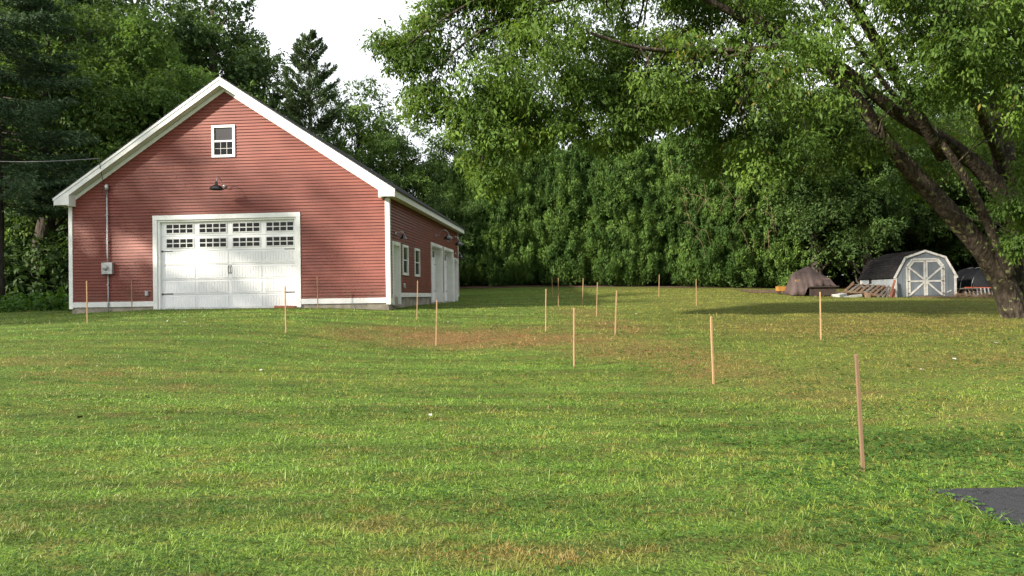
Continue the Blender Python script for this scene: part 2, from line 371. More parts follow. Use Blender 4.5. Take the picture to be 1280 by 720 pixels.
def sheet(name, poly_fn, xs, ys, dz, mat, thick=0, **k):
    Xs, Ys = np.meshgrid(xs, ys); Zs = G(Xs, Ys) + dz
    X2, Y2 = poly_fn(Xs, Ys)
    Zs = G(X2, Y2) + dz
    V = np.c_[X2.ravel(), Y2.ravel(), Zs.ravel()]; n = len(xs)
    F = [(j*n+i, j*n+i+1, (j+1)*n+i+1, (j+1)*n+i) for j in range(len(ys)-1) for i in range(n-1)]
    me = bpy.data.meshes.new(name); me.from_pydata(V.tolist(), [], F); me.materials.append(mat)
    o = link(name, me, **k)
    if thick:
        sm = o.modifiers.new('solid', 'SOLIDIFY'); sm.thickness = thick; sm.offset = 1
    return o
m, nt, bs, L = newmat('asphalt')
g = nt.nodes.new('ShaderNodeNewGeometry')
c = mixc(nt, noise_fac(nt, 90, 3, .4, .7, pos=g.outputs['Position']), (.022, .023, .027), (.05, .052, .058))
c = mixc(nt, noise_fac(nt, 2, 4, .45, .7, pos=g.outputs['Position']), c, (.032, .033, .038))
vo = node(nt, 'ShaderNodeTexVoronoi', feature='DISTANCE_TO_EDGE', Scale=1.7); dn = node(nt, 'ShaderNodeTexNoise', Scale=4, Detail=5); L.new(g.outputs['Position'], dn.inputs['Vector'])
wv_ = node(nt, 'ShaderNodeVectorMath', operation='ADD'); L.new(g.outputs['Position'], wv_.inputs[0]); L.new(dn.outputs['Color'], wv_.inputs[1]); L.new(wv_.outputs[0], vo.inputs['Vector'])
ck = node(nt, 'ShaderNodeMapRange', From_Min=.004, From_Max=.014, To_Min=1, To_Max=0); L.new(vo.outputs['Distance'], ck.inputs['Value']); c = mixc(nt, ck.outputs[0], c, (.008, .008, .009))
L.new(c, bs.inputs['Base Color']); bs.inputs['Roughness'].default_value = .95; bs.inputs['Specular IOR Level'].default_value = .2
bump(nt, noise_fac(nt, 110, 3, 0, 1, pos=g.outputs['Position']), .7, .01, bs); M['asphalt'] = m
DX, DY = 3.36, 6.16
def dw(X, Y):
    X = X.copy(); Y = Y.copy()
    e = X <= DX+.001; X[e] += .03*np.sin(Y[e]*9)+.025*np.sin(Y[e]*23+1)+.02*np.sin(Y[e]*51)
    t = Y >= DY-.001; Y[t] += .012*np.sin(X[t]*6)
    return X, Y
sheet('driveway', dw, np.linspace(DX, 11, 40), np.linspace(-12, DY, 150), .004, M['asphalt'], .012, kind='structure')
m = paint('mulch_bed', (.11, .058, .034), (.06, .035, .022), .95, 14, None, 1, 40)
def mul(X, Y):
    return X, Y + .35*np.sin(X*1.1)*(Y < 46.6)
sheet('mulch_bed', mul, np.linspace(-5.5, 15, 60), np.linspace(46.2, 50.5, 12), .02, m, 0, kind='structure')
sheet('mulch_bed', lambda X, Y: (X, Y + .25*np.sin(X*2)*(Y < 40.2)), np.linspace(12.6, 18.4, 30), np.linspace(40, 44, 10), .02, m, 0, kind='structure')

# ------------------------------------------------------------------ barn
BARN = (-4.0106, 25.1377, EYE-.148); TH = -.085
barn = empty('barn', BARN, TH, label='red clapboard barn with white trim and wide white garage door', cat='barn')
W_, D_, SL = 11.016, 14.554, .662
RID = -W_/2; ZE = 3.448; OV = .30; OVF = .39
ZPK = 7.527                                                      # top of rake at ridge
def ztop(u): return ZPK - SL*abs(u-RID)                          # top of rake boards
def zwall(u): return ztop(u) - .26                               # where siding meets rake

# front wall: outline with a notch for the garage door
GD = (-7.91, -3.11, -.12, 2.89)                                   # opening
fw = MB()
out = [(-W_, 0), (-W_, zwall(-W_)), (RID, zwall(RID)), (0, zwall(0)), (0, 0), (GD[1], 0), (GD[1], GD[3]), (GD[0], GD[3]), (GD[0], 0)]
fw.prism(out, 0, .15, lambda p, t: (p[0], t, p[1]))
front = fw.build('front_wall', M['red'], barn)
EXP = .1035
def intervals(lo, hi, cuts):
    seg = [(lo, hi)]
    for (a, b) in cuts:
        n = []
        for (x, y) in seg:
            if b <= x or a >= y: n.append((x, y))
            else:
                if a > x: n.append((x, a))
                if b < y: n.append((b, y))
        seg = n
    return seg
rng = random.Random(5)
def clap(seg, z0, z1, frame, parent, top=None):
    """one course of siding; frame(a, out, z); top: clipped upper ends"""
    cut = []
    for (a, c) in seg:
        if c-a > 4.5 and rng.random() < .75:
            j = rng.uniform(a+1.2, c-1.2); cut += [(a, j-.002), (j+.002, c)]
        else: cut.append((a, c))
    for i, (a, c) in enumerate(cut):
        b = MB()
        a1, c1 = (a, c) if top is None else (max(a, top[0]), min(c, top[1]))
        if c1 < a1: a1 = c1 = min(max(a, top[0]), c)
        if c1-a1 < .01: a1 = c1 = (a1+c1)/2
        o0, o1, zz = .036, .004, z1+.012
        j = rng.uniform(-.0012, .0012)
        P = [(a, .001, z0), (c, .001, z0), (c, o0+j, z0), (a, o0+j, z0), (a1, .0, zz), (c1, .0, zz), (c1, o1, zz), (a1, o1, zz)]
        b.add([frame(*p) for p in P], [(0,1,2,3),(7,6,5,4),(3,2,6,7),(0,3,7,4),(1,5,6,2),(0,4,5,1)])
        b.build('clapboard', M['red'], parent)
fr_front = lambda a, o, z: (a, -o, z)
fr_side = lambda a, o, z: (o, a, z)
z = .165
while z < zwall(RID)-.03:
    z1 = min(z+EXP, zwall(RID)-.01)
    lo = max(-W_+.09, RID-(zwall(RID)-z)/SL); hi = min(-.09, RID+(zwall(RID)-z)/SL)
    tl = max(-W_+.09, RID-(zwall(RID)-z1-.012)/SL); th = min(-.09, RID+(zwall(RID)-z1-.012)/SL)
    cuts = []
    if z < 3.0: cuts.append((-8.0, -3.02))
    if z1 > 4.98 and z < 5.98: cuts.append((-5.93, -5.19))
    clap(intervals(lo, hi, cuts), z, z1, fr_front, front, (tl, th) if z > 3.3 else None)
    z += EXP
# side wall with notches for doors
ZS = .186
S_OPEN = [(.44, 1.33, -.05, 1.93), (7.20, 9.70, -.05, 2.35), (10.24, 12.74, -.05, 2.35), (13.06, 14.02, -.05, 1.99)]
poly = [(.001, ZS), (.001, 3.6), (D_, 3.6), (D_, ZS)]
for (a, b, z0, z1) in reversed(S_OPEN): poly += [(b, ZS), (b, z1), (a, z1), (a, ZS)]
sw = MB().prism(poly, -.15, 0, lambda p, t: (t, p[0], p[1]))
side = sw.build('side_wall', M['red'], barn)
S_WIN = [(1.80, 2.68), (3.80, 4.72)]
z = ZS + .13
while z < 3.5:
    z1 = min(z+EXP, 3.52); cuts = []
    for (a, b, z0, zt) in S_OPEN:
        if z < zt+.09: cuts.append((a-.06, b+.06))
    for (a, b) in S_WIN:
        if z1 > 1.0 and z < 2.0: cuts.append((a+.05, b-.05))
    clap(intervals(.09, D_-.09, cuts), z, z1, fr_side, side)
    z += EXP
# hidden walls
b = MB().prism([(.15, -.5), (.15, 3.6), (D_-.15, 3.6), (D_-.15, -.5)], -W_, -W_+.15, lambda p, t: (t, p[0], p[1])); b.build('far_side_wall', M['red'], barn)
b = MB().prism([(-W_, -.5), (-W_, zwall(-W_)), (RID, zwall(RID)), (-.15, zwall(-.15)), (-.15, -.5)], D_-.15, D_-.002, lambda p, t: (p[0], t, p[1])); b.build('rear_wall', M['red'], barn)
# foundation
f = MB(); f.box((-W_+.05, .012, -1.2), (GD[0]-.1, .2, .02)); f.box((GD[1]+.1, .012, -1.2), (-.03, .2, .02)); f.box((GD[0]-.1, .02, -1.2), (GD[1]+.1, 1.4, -.13))
f.build('foundation', M['concrete'], barn)
f = MB(); f.box((-.2, .2, -1.2), (-.035, 7.1, ZS+.01)); f.box((-.2, 7.1, -1.2), (-.035, D_-.05, -.055)); 
f.build('foundation', M['concrete'], barn)
# skirt, corner boards, frieze
def trim(name, a, b, bev=.006, m='white'): return box(name, a, b, M[m], barn, bev)
trim('skirt_board', (-W_+.1, -.042, 0), (GD[0]-.15, .0, .175)); trim('skirt_board', (GD[1]+.15, -.042, 0), (-.1, .0, .175))
sk = [(.1, .28), (1.47, 7.06), (9.84, 10.10), (12.88, 12.95), (14.13, D_-.1)]
for i, (a, c) in enumerate(sk):
    z0 = 0 if i == 0 else ZS
    trim('skirt_board', (0, a, z0), (.042, c, z0+.15))
trim('corner_board', (-.105, -.046, -.05), (.046, -.0, ZE)); trim('corner_board', (0, .001, -.05), (.046, .1, ZE))
trim('corner_board', (-W_-.03, -.046, -.05), (-W_+.105, 0, ZE)); trim('corner_board', (0, D_-.1, ZS-.02), (.046, D_, ZE)); trim('corner_board', (-W_-.034, 0, -.05), (-W_, .1, ZE))
for s in (-1, 1):                                               # frieze under the rake, on the wall
    e = RID + s*W_/2; fr = MB()
    fr.prism([(RID, zwall(RID)+.02), (e, zwall(e)+.02), (e, zwall(e)-.12), (RID, zwall(RID)-.12)], -.044, -.001, lambda p, t: (p[0], t, p[1])); fr.build('frieze_board', M['white'], barn)
# roof
roof = MB()
for s in (-1, 1):
    e = RID + s*(W_/2+OV+.03)
    roof.prism([(RID, ZPK+.015), (e, ztop(e)+.015), (e, ztop(e)-.02), (RID, ZPK-.02)], -OVF-.02, D_+.41, lambda p, t: (p[0], t, p[1]))
roof = roof.build('roof', M['shingle'], barn)
sh = MB(); rr = random.Random(2)
for s in (-1, 1):
    n = 46
    for k in range(n):
        u0 = RID + s*(W_/2+OV+.05)*(k+1)/n; u1 = RID + s*(W_/2+OV+.05)*(k-.15)/n
        if k == 0: u1 = RID
        y = -OVF-.03
        while y < D_+.4:
            w = rr.uniform(.7, 1.1) if s > 0 else 3.0
            y2 = min(y+w, D_+.42); t = rr.uniform(.022, .034)
            sh.add([(u0, y, ztop(u0)+.016), (u0, y2, ztop(u0)+.016), (u0, y2, ztop(u0)+.018+t), (u0, y, ztop(u0)+.018+t), (u1, y, ztop(u1)+.02), (u1, y2, ztop(u1)+.02)],
                   [(0,1,2,3), (3,2,5,4), (0,3,4), (1,5,2)])
            y = y2 + .004
sh.build('shingle_courses', M['shingle'], roof, kind='stuff')
for s in (-1, 1):                                               # rake: moulding strip over fascia, soffit under the overhang
    e = RID + s*(W_/2+OV+.02)
    r = MB().prism([(RID, ZPK), (e, ztop(e)), (e, ztop(e)-.085), (RID, ZPK-.085)], -OVF-.022, -OVF+.0, lambda p, t: (p[0], t, p[1])); r.build('rake_moulding', M['white'], barn)
    e2 = RID + s*(W_/2+OV)
    r = MB().prism([(RID, ZPK-.089), (e2, ztop(e2)-.089), (e2, ztop(e2)-.262), (RID, ZPK-.262)], -OVF, -OVF+.025, lambda p, t: (p[0], t, p[1])); r.build('rake_board', M['white'], barn)
    r = MB().prism([(RID, ZPK-.20), (e2, ztop(e2)-.20), (e2, ztop(e2)-.222), (RID, ZPK-.222)], -OVF+.026, -.0, lambda p, t: (p[0], t, p[1])); r.build('soffit', M['white'], barn)
    # eave fascia and soffit along the side
    e3 = RID + s*(W_/2+OV); x0, x1 = sorted((e3, e3-s*.025))
    box('fascia', (x0, -OVF+.0255, ZE), (x1, D_+.40, ztop(e3)-.0), M['white'], barn)
    x0, x1 = sorted((e3-s*.026, RID+s*(W_/2+.001)))
    box('soffit', (x0, -OVF+.0265, ZE+.015), (x1, D_+.39, ZE+.035), M['white'], barn)
    # boxed return at the gable end
    a = e3; bb = e3 - s*.53
    poly = [(a, ZE), (bb, ZE), (bb, ztop(bb)-.2), (a, ztop(a)-.2)]
    rt = MB().prism(poly, -OVF+.003, -OVF+.03, lambda p, t: (p[0], t, p[1]))
    rt.prism([(bb, ZE-.03), (bb+s*.09, ZE-.03), (bb+s*.09, ZE+.4), (bb, ztop(bb)-.2)] , -OVF+.031, -.001, lambda p, t: (p[0], t, p[1]))
    rt.build('eave_return', M['white'], barn)
# garage door casing
trim('door_casing', (GD[0]-.15, -.052, -.11), (GD[0], .0, 2.888)); trim('door_casing', (GD[1], -.052, -.11), (GD[1]+.15, .0, 2.888))
trim('door_casing', (GD[0]-.15, -.054, 2.89), (GD[1]+.15, .0, 3.048))
trim('door_jamb', (GD[0]+.0005, .0, -.12), (GD[0]+.07, .14, 2.888), .003); trim('door_jamb', (GD[1]-.07, .0, -.12), (GD[1]-.0005, .14, 2.888), .003)
trim('door_jamb', (GD[0]+.07, .0, 2.83), (GD[1]-.07, .14, 2.888), .003)
gd = box('garage_door', (GD[0]+.02, .17, -.11), (GD[1]-.02, .2, 2.87), M['door_white'], barn)
x0, x1 = GD[0]+.072, GD[1]-.072; sz = 2.95/6; zb = -.11
cols_u = [-7.65, -6.49, -5.33, -4.17]; pw = .92
grooved = MB()                                                  # beadboard panel, shared
ng = 11; gw = (1.02)/ng; ph = sz-.14
for k in range(ng):
    a = k*gw; pr = [(a+.004, -.006), (a+.012, -.011), (a+gw-.012, -.011), (a+gw-.004, -.006)]
    vv = [(a, 0, 0)] ; 
    P = [(a, .0)] + pr + [(a+gw, .0)]
    for q in range(5):
        (xa, ya), (xb, yb) = P[q], P[q+1]
        grooved.add([(xa, ya, 0), (xb, yb, 0), (xb, yb, ph), (xa, ya, ph)], [(0,1,2,3)])
grooved.box((-.012, -.014, -.012), (1.032, -.002, 0)).box((-.012, -.014, ph), (1.032, -.002, ph+.012)).box((-.012, -.014, 0), (0, -.002, ph)).box((1.02, -.014, 0), (1.032, -.002, ph))
grooved = grooved.mesh('beadboard_panel', M['door_white'])
muntin = MB()
for k in range(5): muntin.box((k*(pw+.03)/4-.03+.0, -.026, -.03), (k*(pw+.03)/4, -.002, .31))
for k in range(3): muntin.box((-.03, -.0245, -.03+k*.155), (pw+.03, -.003, k*.155))
muntin = muntin.mesh('window_frame', M['white'])
pane = MB().box((0, -.006, 0), ((pw+.03)/4-.03, -.001, .125)).mesh('pane', M['glass'])
for k in range(6):
    z0 = zb+k*sz
    box('door_section', (x0, .12, z0+.004), (x1, .165, z0+sz-.004), M['door_white'], gd, .004)
    for cu in cols_u:
        if k < 4:
            o = link('beadboard_panel', grooved, gd); o.location = (cu-.055, .1195, z0+.07)
        else:
            o = link('window_frame', muntin, gd); zz = z0+.115; o.location = (cu, .1195, zz)
            for i in range(4):
                for j in range(2):
                    o = link('pane', pane, gd); o.location = (cu+i*(pw+.03)/4, .1195, zz+j*.155); o.rotation_euler = (rng.uniform(-.012, .012), 0, rng.uniform(-.012, .012))
for (u, z, s) in ((x0+.0, 1.85, 1), (x0, .41, 1), (x1, 1.85, -1), (x1, .41, -1)):
    MB().box((min(u, u+s*.36), .108, z-.012), (max(u, u+s*.36), .1195, z+.012)).box((min(u, u+s*.05), .104, z-.03), (max(u, u+s*.05), .1195, z+.03)).prism([(u+s*.36, z-.02), (u+s*.40, z), (u+s*.36, z+.02)], .108, .1195, lambda p, t: (p[0], t, p[1])).build('strap_hinge', M['iron'], gd)
for u in (-5.495, -5.415):
    MB().tube([(u, .119, 1.08), (u, .09, 1.10), (u, .07, 1.14), (u, .07, 1.25), (u, .09, 1.29), (u, .119, 1.31)], .011, 6).box((u-.018, .112, 1.05), (u+.018, .119, 1.11)).box((u-.018, .112, 1.28), (u+.018, .119, 1.34)).build('handle', M['iron'], gd)
trim('door_sill', (GD[0]+.03, -.10, -.16), (GD[1]-.03, .11, -.118), .004, 'concrete')
# gable window
wg = empty('gable_window', (-5.56, 0, 5.48)); wg.parent = barn
hw, hh = .405, .54
fr = MB()
for (a, b) in (((-hw, -.06, -hh), (-hw+.085, -.001, hh)), ((hw-.085, -.06, -hh), (hw, -.001, hh)), ((-hw+.085, -.058, hh-.085), (hw-.085, -.002, hh)), ((-hw+.085, -.062, -hh), (hw-.085, -.002, -hh+.085))): fr.box(a, b)
fr.build('frame', M['white'], wg, bevel=.004)
box('meeting_rail', (-hw+.085, -.045, -.025), (hw-.085, -.003, .03), M['white'], wg, .003)
box('upper_screen', (-hw+.085, -.02, .03), (hw-.085, -.002, hh-.085), plain('insect_screen', (.03, .03, .034), .8), wg)
box('lower_pane', (-hw+.085, -.014, -hh+.085), (hw-.085, -.002, -.025), M['glass'], wg)
for k in (1, 2): u = -hw+.085+k*(2*hw-.17)/3; box('muntin', (u-.005, -.024, -hh+.085), (u+.005, -.0145, -.025), M['white'], wg)
zmm = (-hh+.085-.025)/2; box('muntin', (-hw+.085, -.026, zmm-.005), (hw-.085, -.015, zmm+.005), M['white'], wg)
# side windows
for (a, b) in S_WIN:
    w = empty('side_window', (0, (a+b)/2, 1.5)); w.parent = barn; q = (b-a)/2; h2 = .54
    fr = MB()
    for (p0, p1) in (((.001, -q, -h2), (.06, -q+.09, h2)), ((.001, q-.09, -h2), (.06, q, h2)), ((.002, -q+.09, h2-.09), (.058, q-.09, h2)), ((.002, -q+.09, -h2), (.064, q-.09, -h2+.09))): fr.box(p0, p1)
    fr.build('frame', M['white'], w)
    box('pane', (.003, -q+.09, -h2+.09), (.014, q-.09, h2-.09), M['glass'], w)
    box('meeting_rail', (.0145, -q+.09, -.02), (.04, q-.09, .02), M['white'], w)
# side doors
def side_door(a, b, z0, z1, name, garage):
    for (p0, p1) in (((-.0, a-.12, z0-.02), (.055, a, z1)), ((0, b, z0-.02), (.055, b+.12, z1)), ((0, a-.12, z1+.001), (.057, b+.12, z1+.135))): trim('door_casing', p0, p1, .004)
    for (p0, p1) in (((-.3, a+.0005, z0), (-.0, a+.03, z1)), ((-.3, b-.03, z0), (-.0, b-.0005, z1)), ((-.3, a+.03, z1-.03), (-.0, b-.03, z1-.0005))): trim('door_jamb', p0, p1, .002)
    dx = -.26 if not garage else -.29
    d = box(name, (dx-.04, a+.03, z0), (dx, b-.03, z1-.03), M['door_white'], barn)
    if garage:
        n = 5; hgt = (z1-.03-z0)/n
        for k in range(n):
            box('door_section', (dx+.001, a+.035, z0+k*hgt+.004), (dx+.02, b-.035, z0+(k+1)*hgt-.004), M['door_white'], d, .003)
            if k == n-1:
                for j in range(4):
                    yy = a+.2+j*(b-a-.4)/4
                    box('pane', (dx+.0205, yy+.05, z0+k*hgt+.1), (dx+.024, yy+(b-a-.4)/4-.05, z0+(k+1)*hgt-.1), M['glass'], d)
            for yy in (a+.2, (a+b)/2+.05):
                if k < n-1: box('raised_panel', (dx+.0205, yy, z0+k*hgt+.08), (dx+.03, yy+(b-a)/2-.25, z0+(k+1)*hgt-.08), M['door_white'], d, .004)
        for zz in (z0+.5, z0+1.7):
            for (p, q) in ((a+.05, a+.35), (b-.35, b-.05)): box('strap_hinge', (dx+.031, p, zz-.012), (dx+.037, q, zz+.012), M['iron'], d)
        box('handle', (dx+.031, (a+b)/2-.02, z0+.9), (dx+.06, (a+b)/2+.02, z0+1.15), M['iron'], d)
    else:
        for (zz, hz) in ((z0+.15, .65), (z0+1.0, .75)):
            for yy in (a+.14, (a+b)/2+.03): box('raised_panel', (dx+.001, yy, zz), (dx+.01, yy+(b-a)/2-.2, zz+hz), M['door_white'], d, .003)
        MB().lathe([(.0, .06), (.022, .058), (.03, .045), (.022, .03), (.012, .02), (.012, 0), (.03, .001)], (dx, b-.12, z0+.95), 10, (1, 0, 0)).build('door_knob', M['iron'], d)
        MB().lathe([(.0, .02), (.024, .018), (.026, 0)], (dx, b-.12, z0+1.1), 10, (1, 0, 0)).build('deadbolt', M['iron'], d)
        trim('door_sill', (-.3, a+.0, z0-.06), (.06, b, z0-.005), .004, 'concrete')
side_door(*S_OPEN[0], 'entry_door', False)
side_door(*S_OPEN[1], 'side_garage_door', True)
side_door(*S_OPEN[2], 'side_garage_door', True)
side_door(*S_OPEN[3], 'entry_door', False)
# inner floor to keep light out of the shell
box('floor_slab', (-W_+.16, 1.41, -.3), (-.21, D_-.16, -.16), M['concrete'], barn)

# ------------------------------------------------------------------ things fixed to the barn
BM = Matrix.Translation(BARN) @ Matrix.Rotation(TH, 4, 'Z')
def on_barn(name, u, v, z, rz=0, **k):
    p = BM @ Vector((u, v, z)); return empty(name, p, TH+rz, **k)
def gooseneck(root, reach, rise, drop, rad, cone=False):
    """local: wall at y=0, lamp reaches out to -y"""
    MB().lathe([(0, .03), (.045, .03), (.06, .012), (.062, 0)], (0, -.001, 0), 14, (0, -1, 0)).build('wall_plate', M['galv'], root, True)
    pts = [(0, -.02, 0)] + ([(0, -reach*.25, -.0)] if rise > .15 else [])
    for k in range(11):
        a = math.pi*k/10; r = reach*.34
        pts.append((0, -(reach-r-r*math.cos(a)), rise-.14+math.sin(a)*r*.9))
    pts.append((0, -reach, rise-.14-drop*.4))
    MB().tube(pts, .0125, 8).build('gooseneck', M['galv'], root, True)
    zt = rise-.14-drop*.4
    if cone: prof = [(0, .02), (.03, .02), (.036, -.03), (.07, -.07), (rad, -.16), (rad+.01, -.165), (rad, -.158), (.06, -.065), (0, -.06)]
    else: prof = [(0, .03), (.038, .03), (.042, -.07), (.075, -.09), (.13, -.115), (rad*.84, -.16), (rad*.98, -.215), (rad+.012, -.235), (rad, -.238), (rad*.94, -.21), (rad*.78, -.155), (.06, -.1), (0, -.095)]
    MB().lathe(prof, (0, -reach, zt), 24).build('lamp_shade', M['black'], root, True)
    MB().lathe([(0, -.17), (.02, -.165), (.03, -.14), (.022, -.11), (.015, -.09)], (0, -reach, zt), 12).build('bulb', plain('unlit_bulb', (.6, .6, .56), .2), root, True)
l = on_barn('barn_lamp', -5.55, -.036, 3.96, label='black dome gooseneck lamp above the big white garage door', cat='lamp', group='gooseneck lamps on the barn')
gooseneck(l, .56, .21, .02, .225)
for (v, z, re, ri, ra, cn, lab) in ((.80, 2.33, .27, .13, .12, True, 'small black cone lamp above the side entry door near the front corner'),
                              (8.25, 2.84, .54, .22, .21, False, 'black gooseneck lamp on the side wall above the nearer side garage door'),
                              (11.3, 2.78, .54, .22, .21, False, 'black gooseneck lamp on the side wall above the farther side garage door'),
                              (13.5, 2.33, .27, .13, .12, True, 'small lamp above the last side door at the far corner')):
    l = on_barn('barn_lamp', .036, v, z, math.pi/2, label=lab, cat='lamp', group='gooseneck lamps on the barn')
    gooseneck(l, re, ri, .02, ra, cn)
me_ = on_barn('electric_meter', -9.62, -.036, -.2, label='grey electric meter box with vertical conduit on the red wall', cat='meter')
MB().tube([(0, -.05, -.4), (0, -.05, 1.35)], .02, 8).build('lower_conduit', M['galv'], me_, True)
MB().tube([(0, -.05, 1.69), (-.012, -.05, 1.9), (-.012, -.05, 4.15)], .026, 8).build('upper_conduit', M['galv'], me_, True)
box('meter_box', (-.19, -.13, 1.31), (.19, -.001, 1.70), M['galv'], me_, .01)
MB().lathe([(0, .09), (.06, .085), (.085, .06), (.09, 0), (.105, 0)], (-.03, -.13, 1.53), 18, (0, -1, 0)).build('meter_dial', M['grey_plastic'], me_, True)
MB().lathe([(.03, 0), (.06, .02), (.07, .12), (.05, .2), (0, .22)], (-.012, -.06, 4.14), 12).build('weatherhead', M['galv'], me_, True)
MB().tube([(-.02, -.1, 4.26), (-.09, -.16, 4.18), (-.11, -.16, 4.02), (-.05, -.12, 3.93), (0, -.1, 4.0), (.02, -.1, 4.2)], .009, 6).build('wire_loop', M['black'], me_, True)
for zz in (.3, .95, 2.4, 3.3): box('conduit_strap', (-.05, -.075, zz), (.03, -.001, zz+.025), M['galv'], me_)
o = on_barn('wall_outlet', -8.28, -.036, .44, label='small grey outlet box on the red wall beside the garage door', cat='outlet')
box('box_body', (-.055, -.05, -.085), (.055, -.001, .085), M['grey_plastic'], o, .006); box('cover_flap', (-.045, -.065, -.06), (.045, -.0505, .07), M['galv'], o, .004)
o = on_barn('wall_vent', .036, 1.95, .58, math.pi/2, label='small round white vent low on the side wall near the entry door', cat='vent')
MB().lathe([(0, .03), (.05, .03), (.055, .06), (.08, .055), (.09, 0)], (0, 0, 0), 16, (0, -1, 0)).build('vent_hood', M['grey_plastic'], o, True)
p = BM @ Vector((-3.45, -.16, -.10)); o = MB().box((-.37, -.045, -.035), (.37, .045, .035)).build('loose_board', M['red_wood'], bevel=.005, label='reddish brown board lying at the foot of the garage door', cat='board'); o.location = p; o.rotation_euler = (0, .02, TH)
o.location.z = gz(p.x, p.y)+.05
# service drop cable
A = at(-60, 199, 25.6); B = BM @ Vector((-9.64, -.47, 4.95)); C2 = BM @ Vector((-9.68, -.2, 4.12))
pts = [A.lerp(B, t/12) + Vector((0, 0, -.10*math.sin(math.pi*t/12))) for t in range(13)]
A2 = A + (A-B)*1.1
cab = empty('power_cable', B, label='grey overhead power cable running left from the barn gable', cat='cable')
inv = Matrix.Translation(-B)
MB().tube([inv @ A2] + [inv @ q for q in pts], .014, 6).build('span', M['wire'], cab, True)
MB().tube([Vector((0, 0, 0)), (C2-B)*.3+Vector((0, -.03, 0)), (C2-B)*.7+Vector((.0, .0, 0)), C2-B], .010, 6).build('drop_wire', M['black'], cab, True)

# ------------------------------------------------------------------ stakes
rng = random.Random(11)
for i, (b, t, lab) in enumerate(STK):
    zb_ = gz(b.x, b.y); d = t - b; L_ = d.length
    o = MB(); w = .0148
    sec = [(-.4, w*.15), (-.25, w), (L_*.33, w), (L_*.66, w*.98), (L_-.008, w*.96), (L_, w*.82)]
    v = []; jx = jy = 0
    for (s, r) in sec:
        if s > 0: jx += rng.uniform(-.004, .004); jy += rng.uniform(-.003, .003)
        v += [(jx-r, jy-r*.8, s), (jx+r, jy-r*.8, s), (jx+r, jy+r*.8, s), (jx-r, jy+r*.8, s)]
    f = [(3,2,1,0), tuple(range(20, 24))] + [(k*4+j, k*4+(j+1) % 4, k*4+4+(j+1) % 4, k*4+4+j) for k in range(5) for j in range(4)]
    ob = o.add(v, f).build('survey_stake', M['stake_old' if i == 0 else 'stake'], label=lab, cat='stake', group='wooden stakes on the lawn')
    q = d.to_track_quat('Z', 'Y'); ob.rotation_mode = 'QUATERNION'
    ob.rotation_quaternion = q @ Matrix.Rotation(rng.uniform(-.25, .25), 4, 'Z').to_quaternion(); ob.location = (b.x, b.y, zb_)
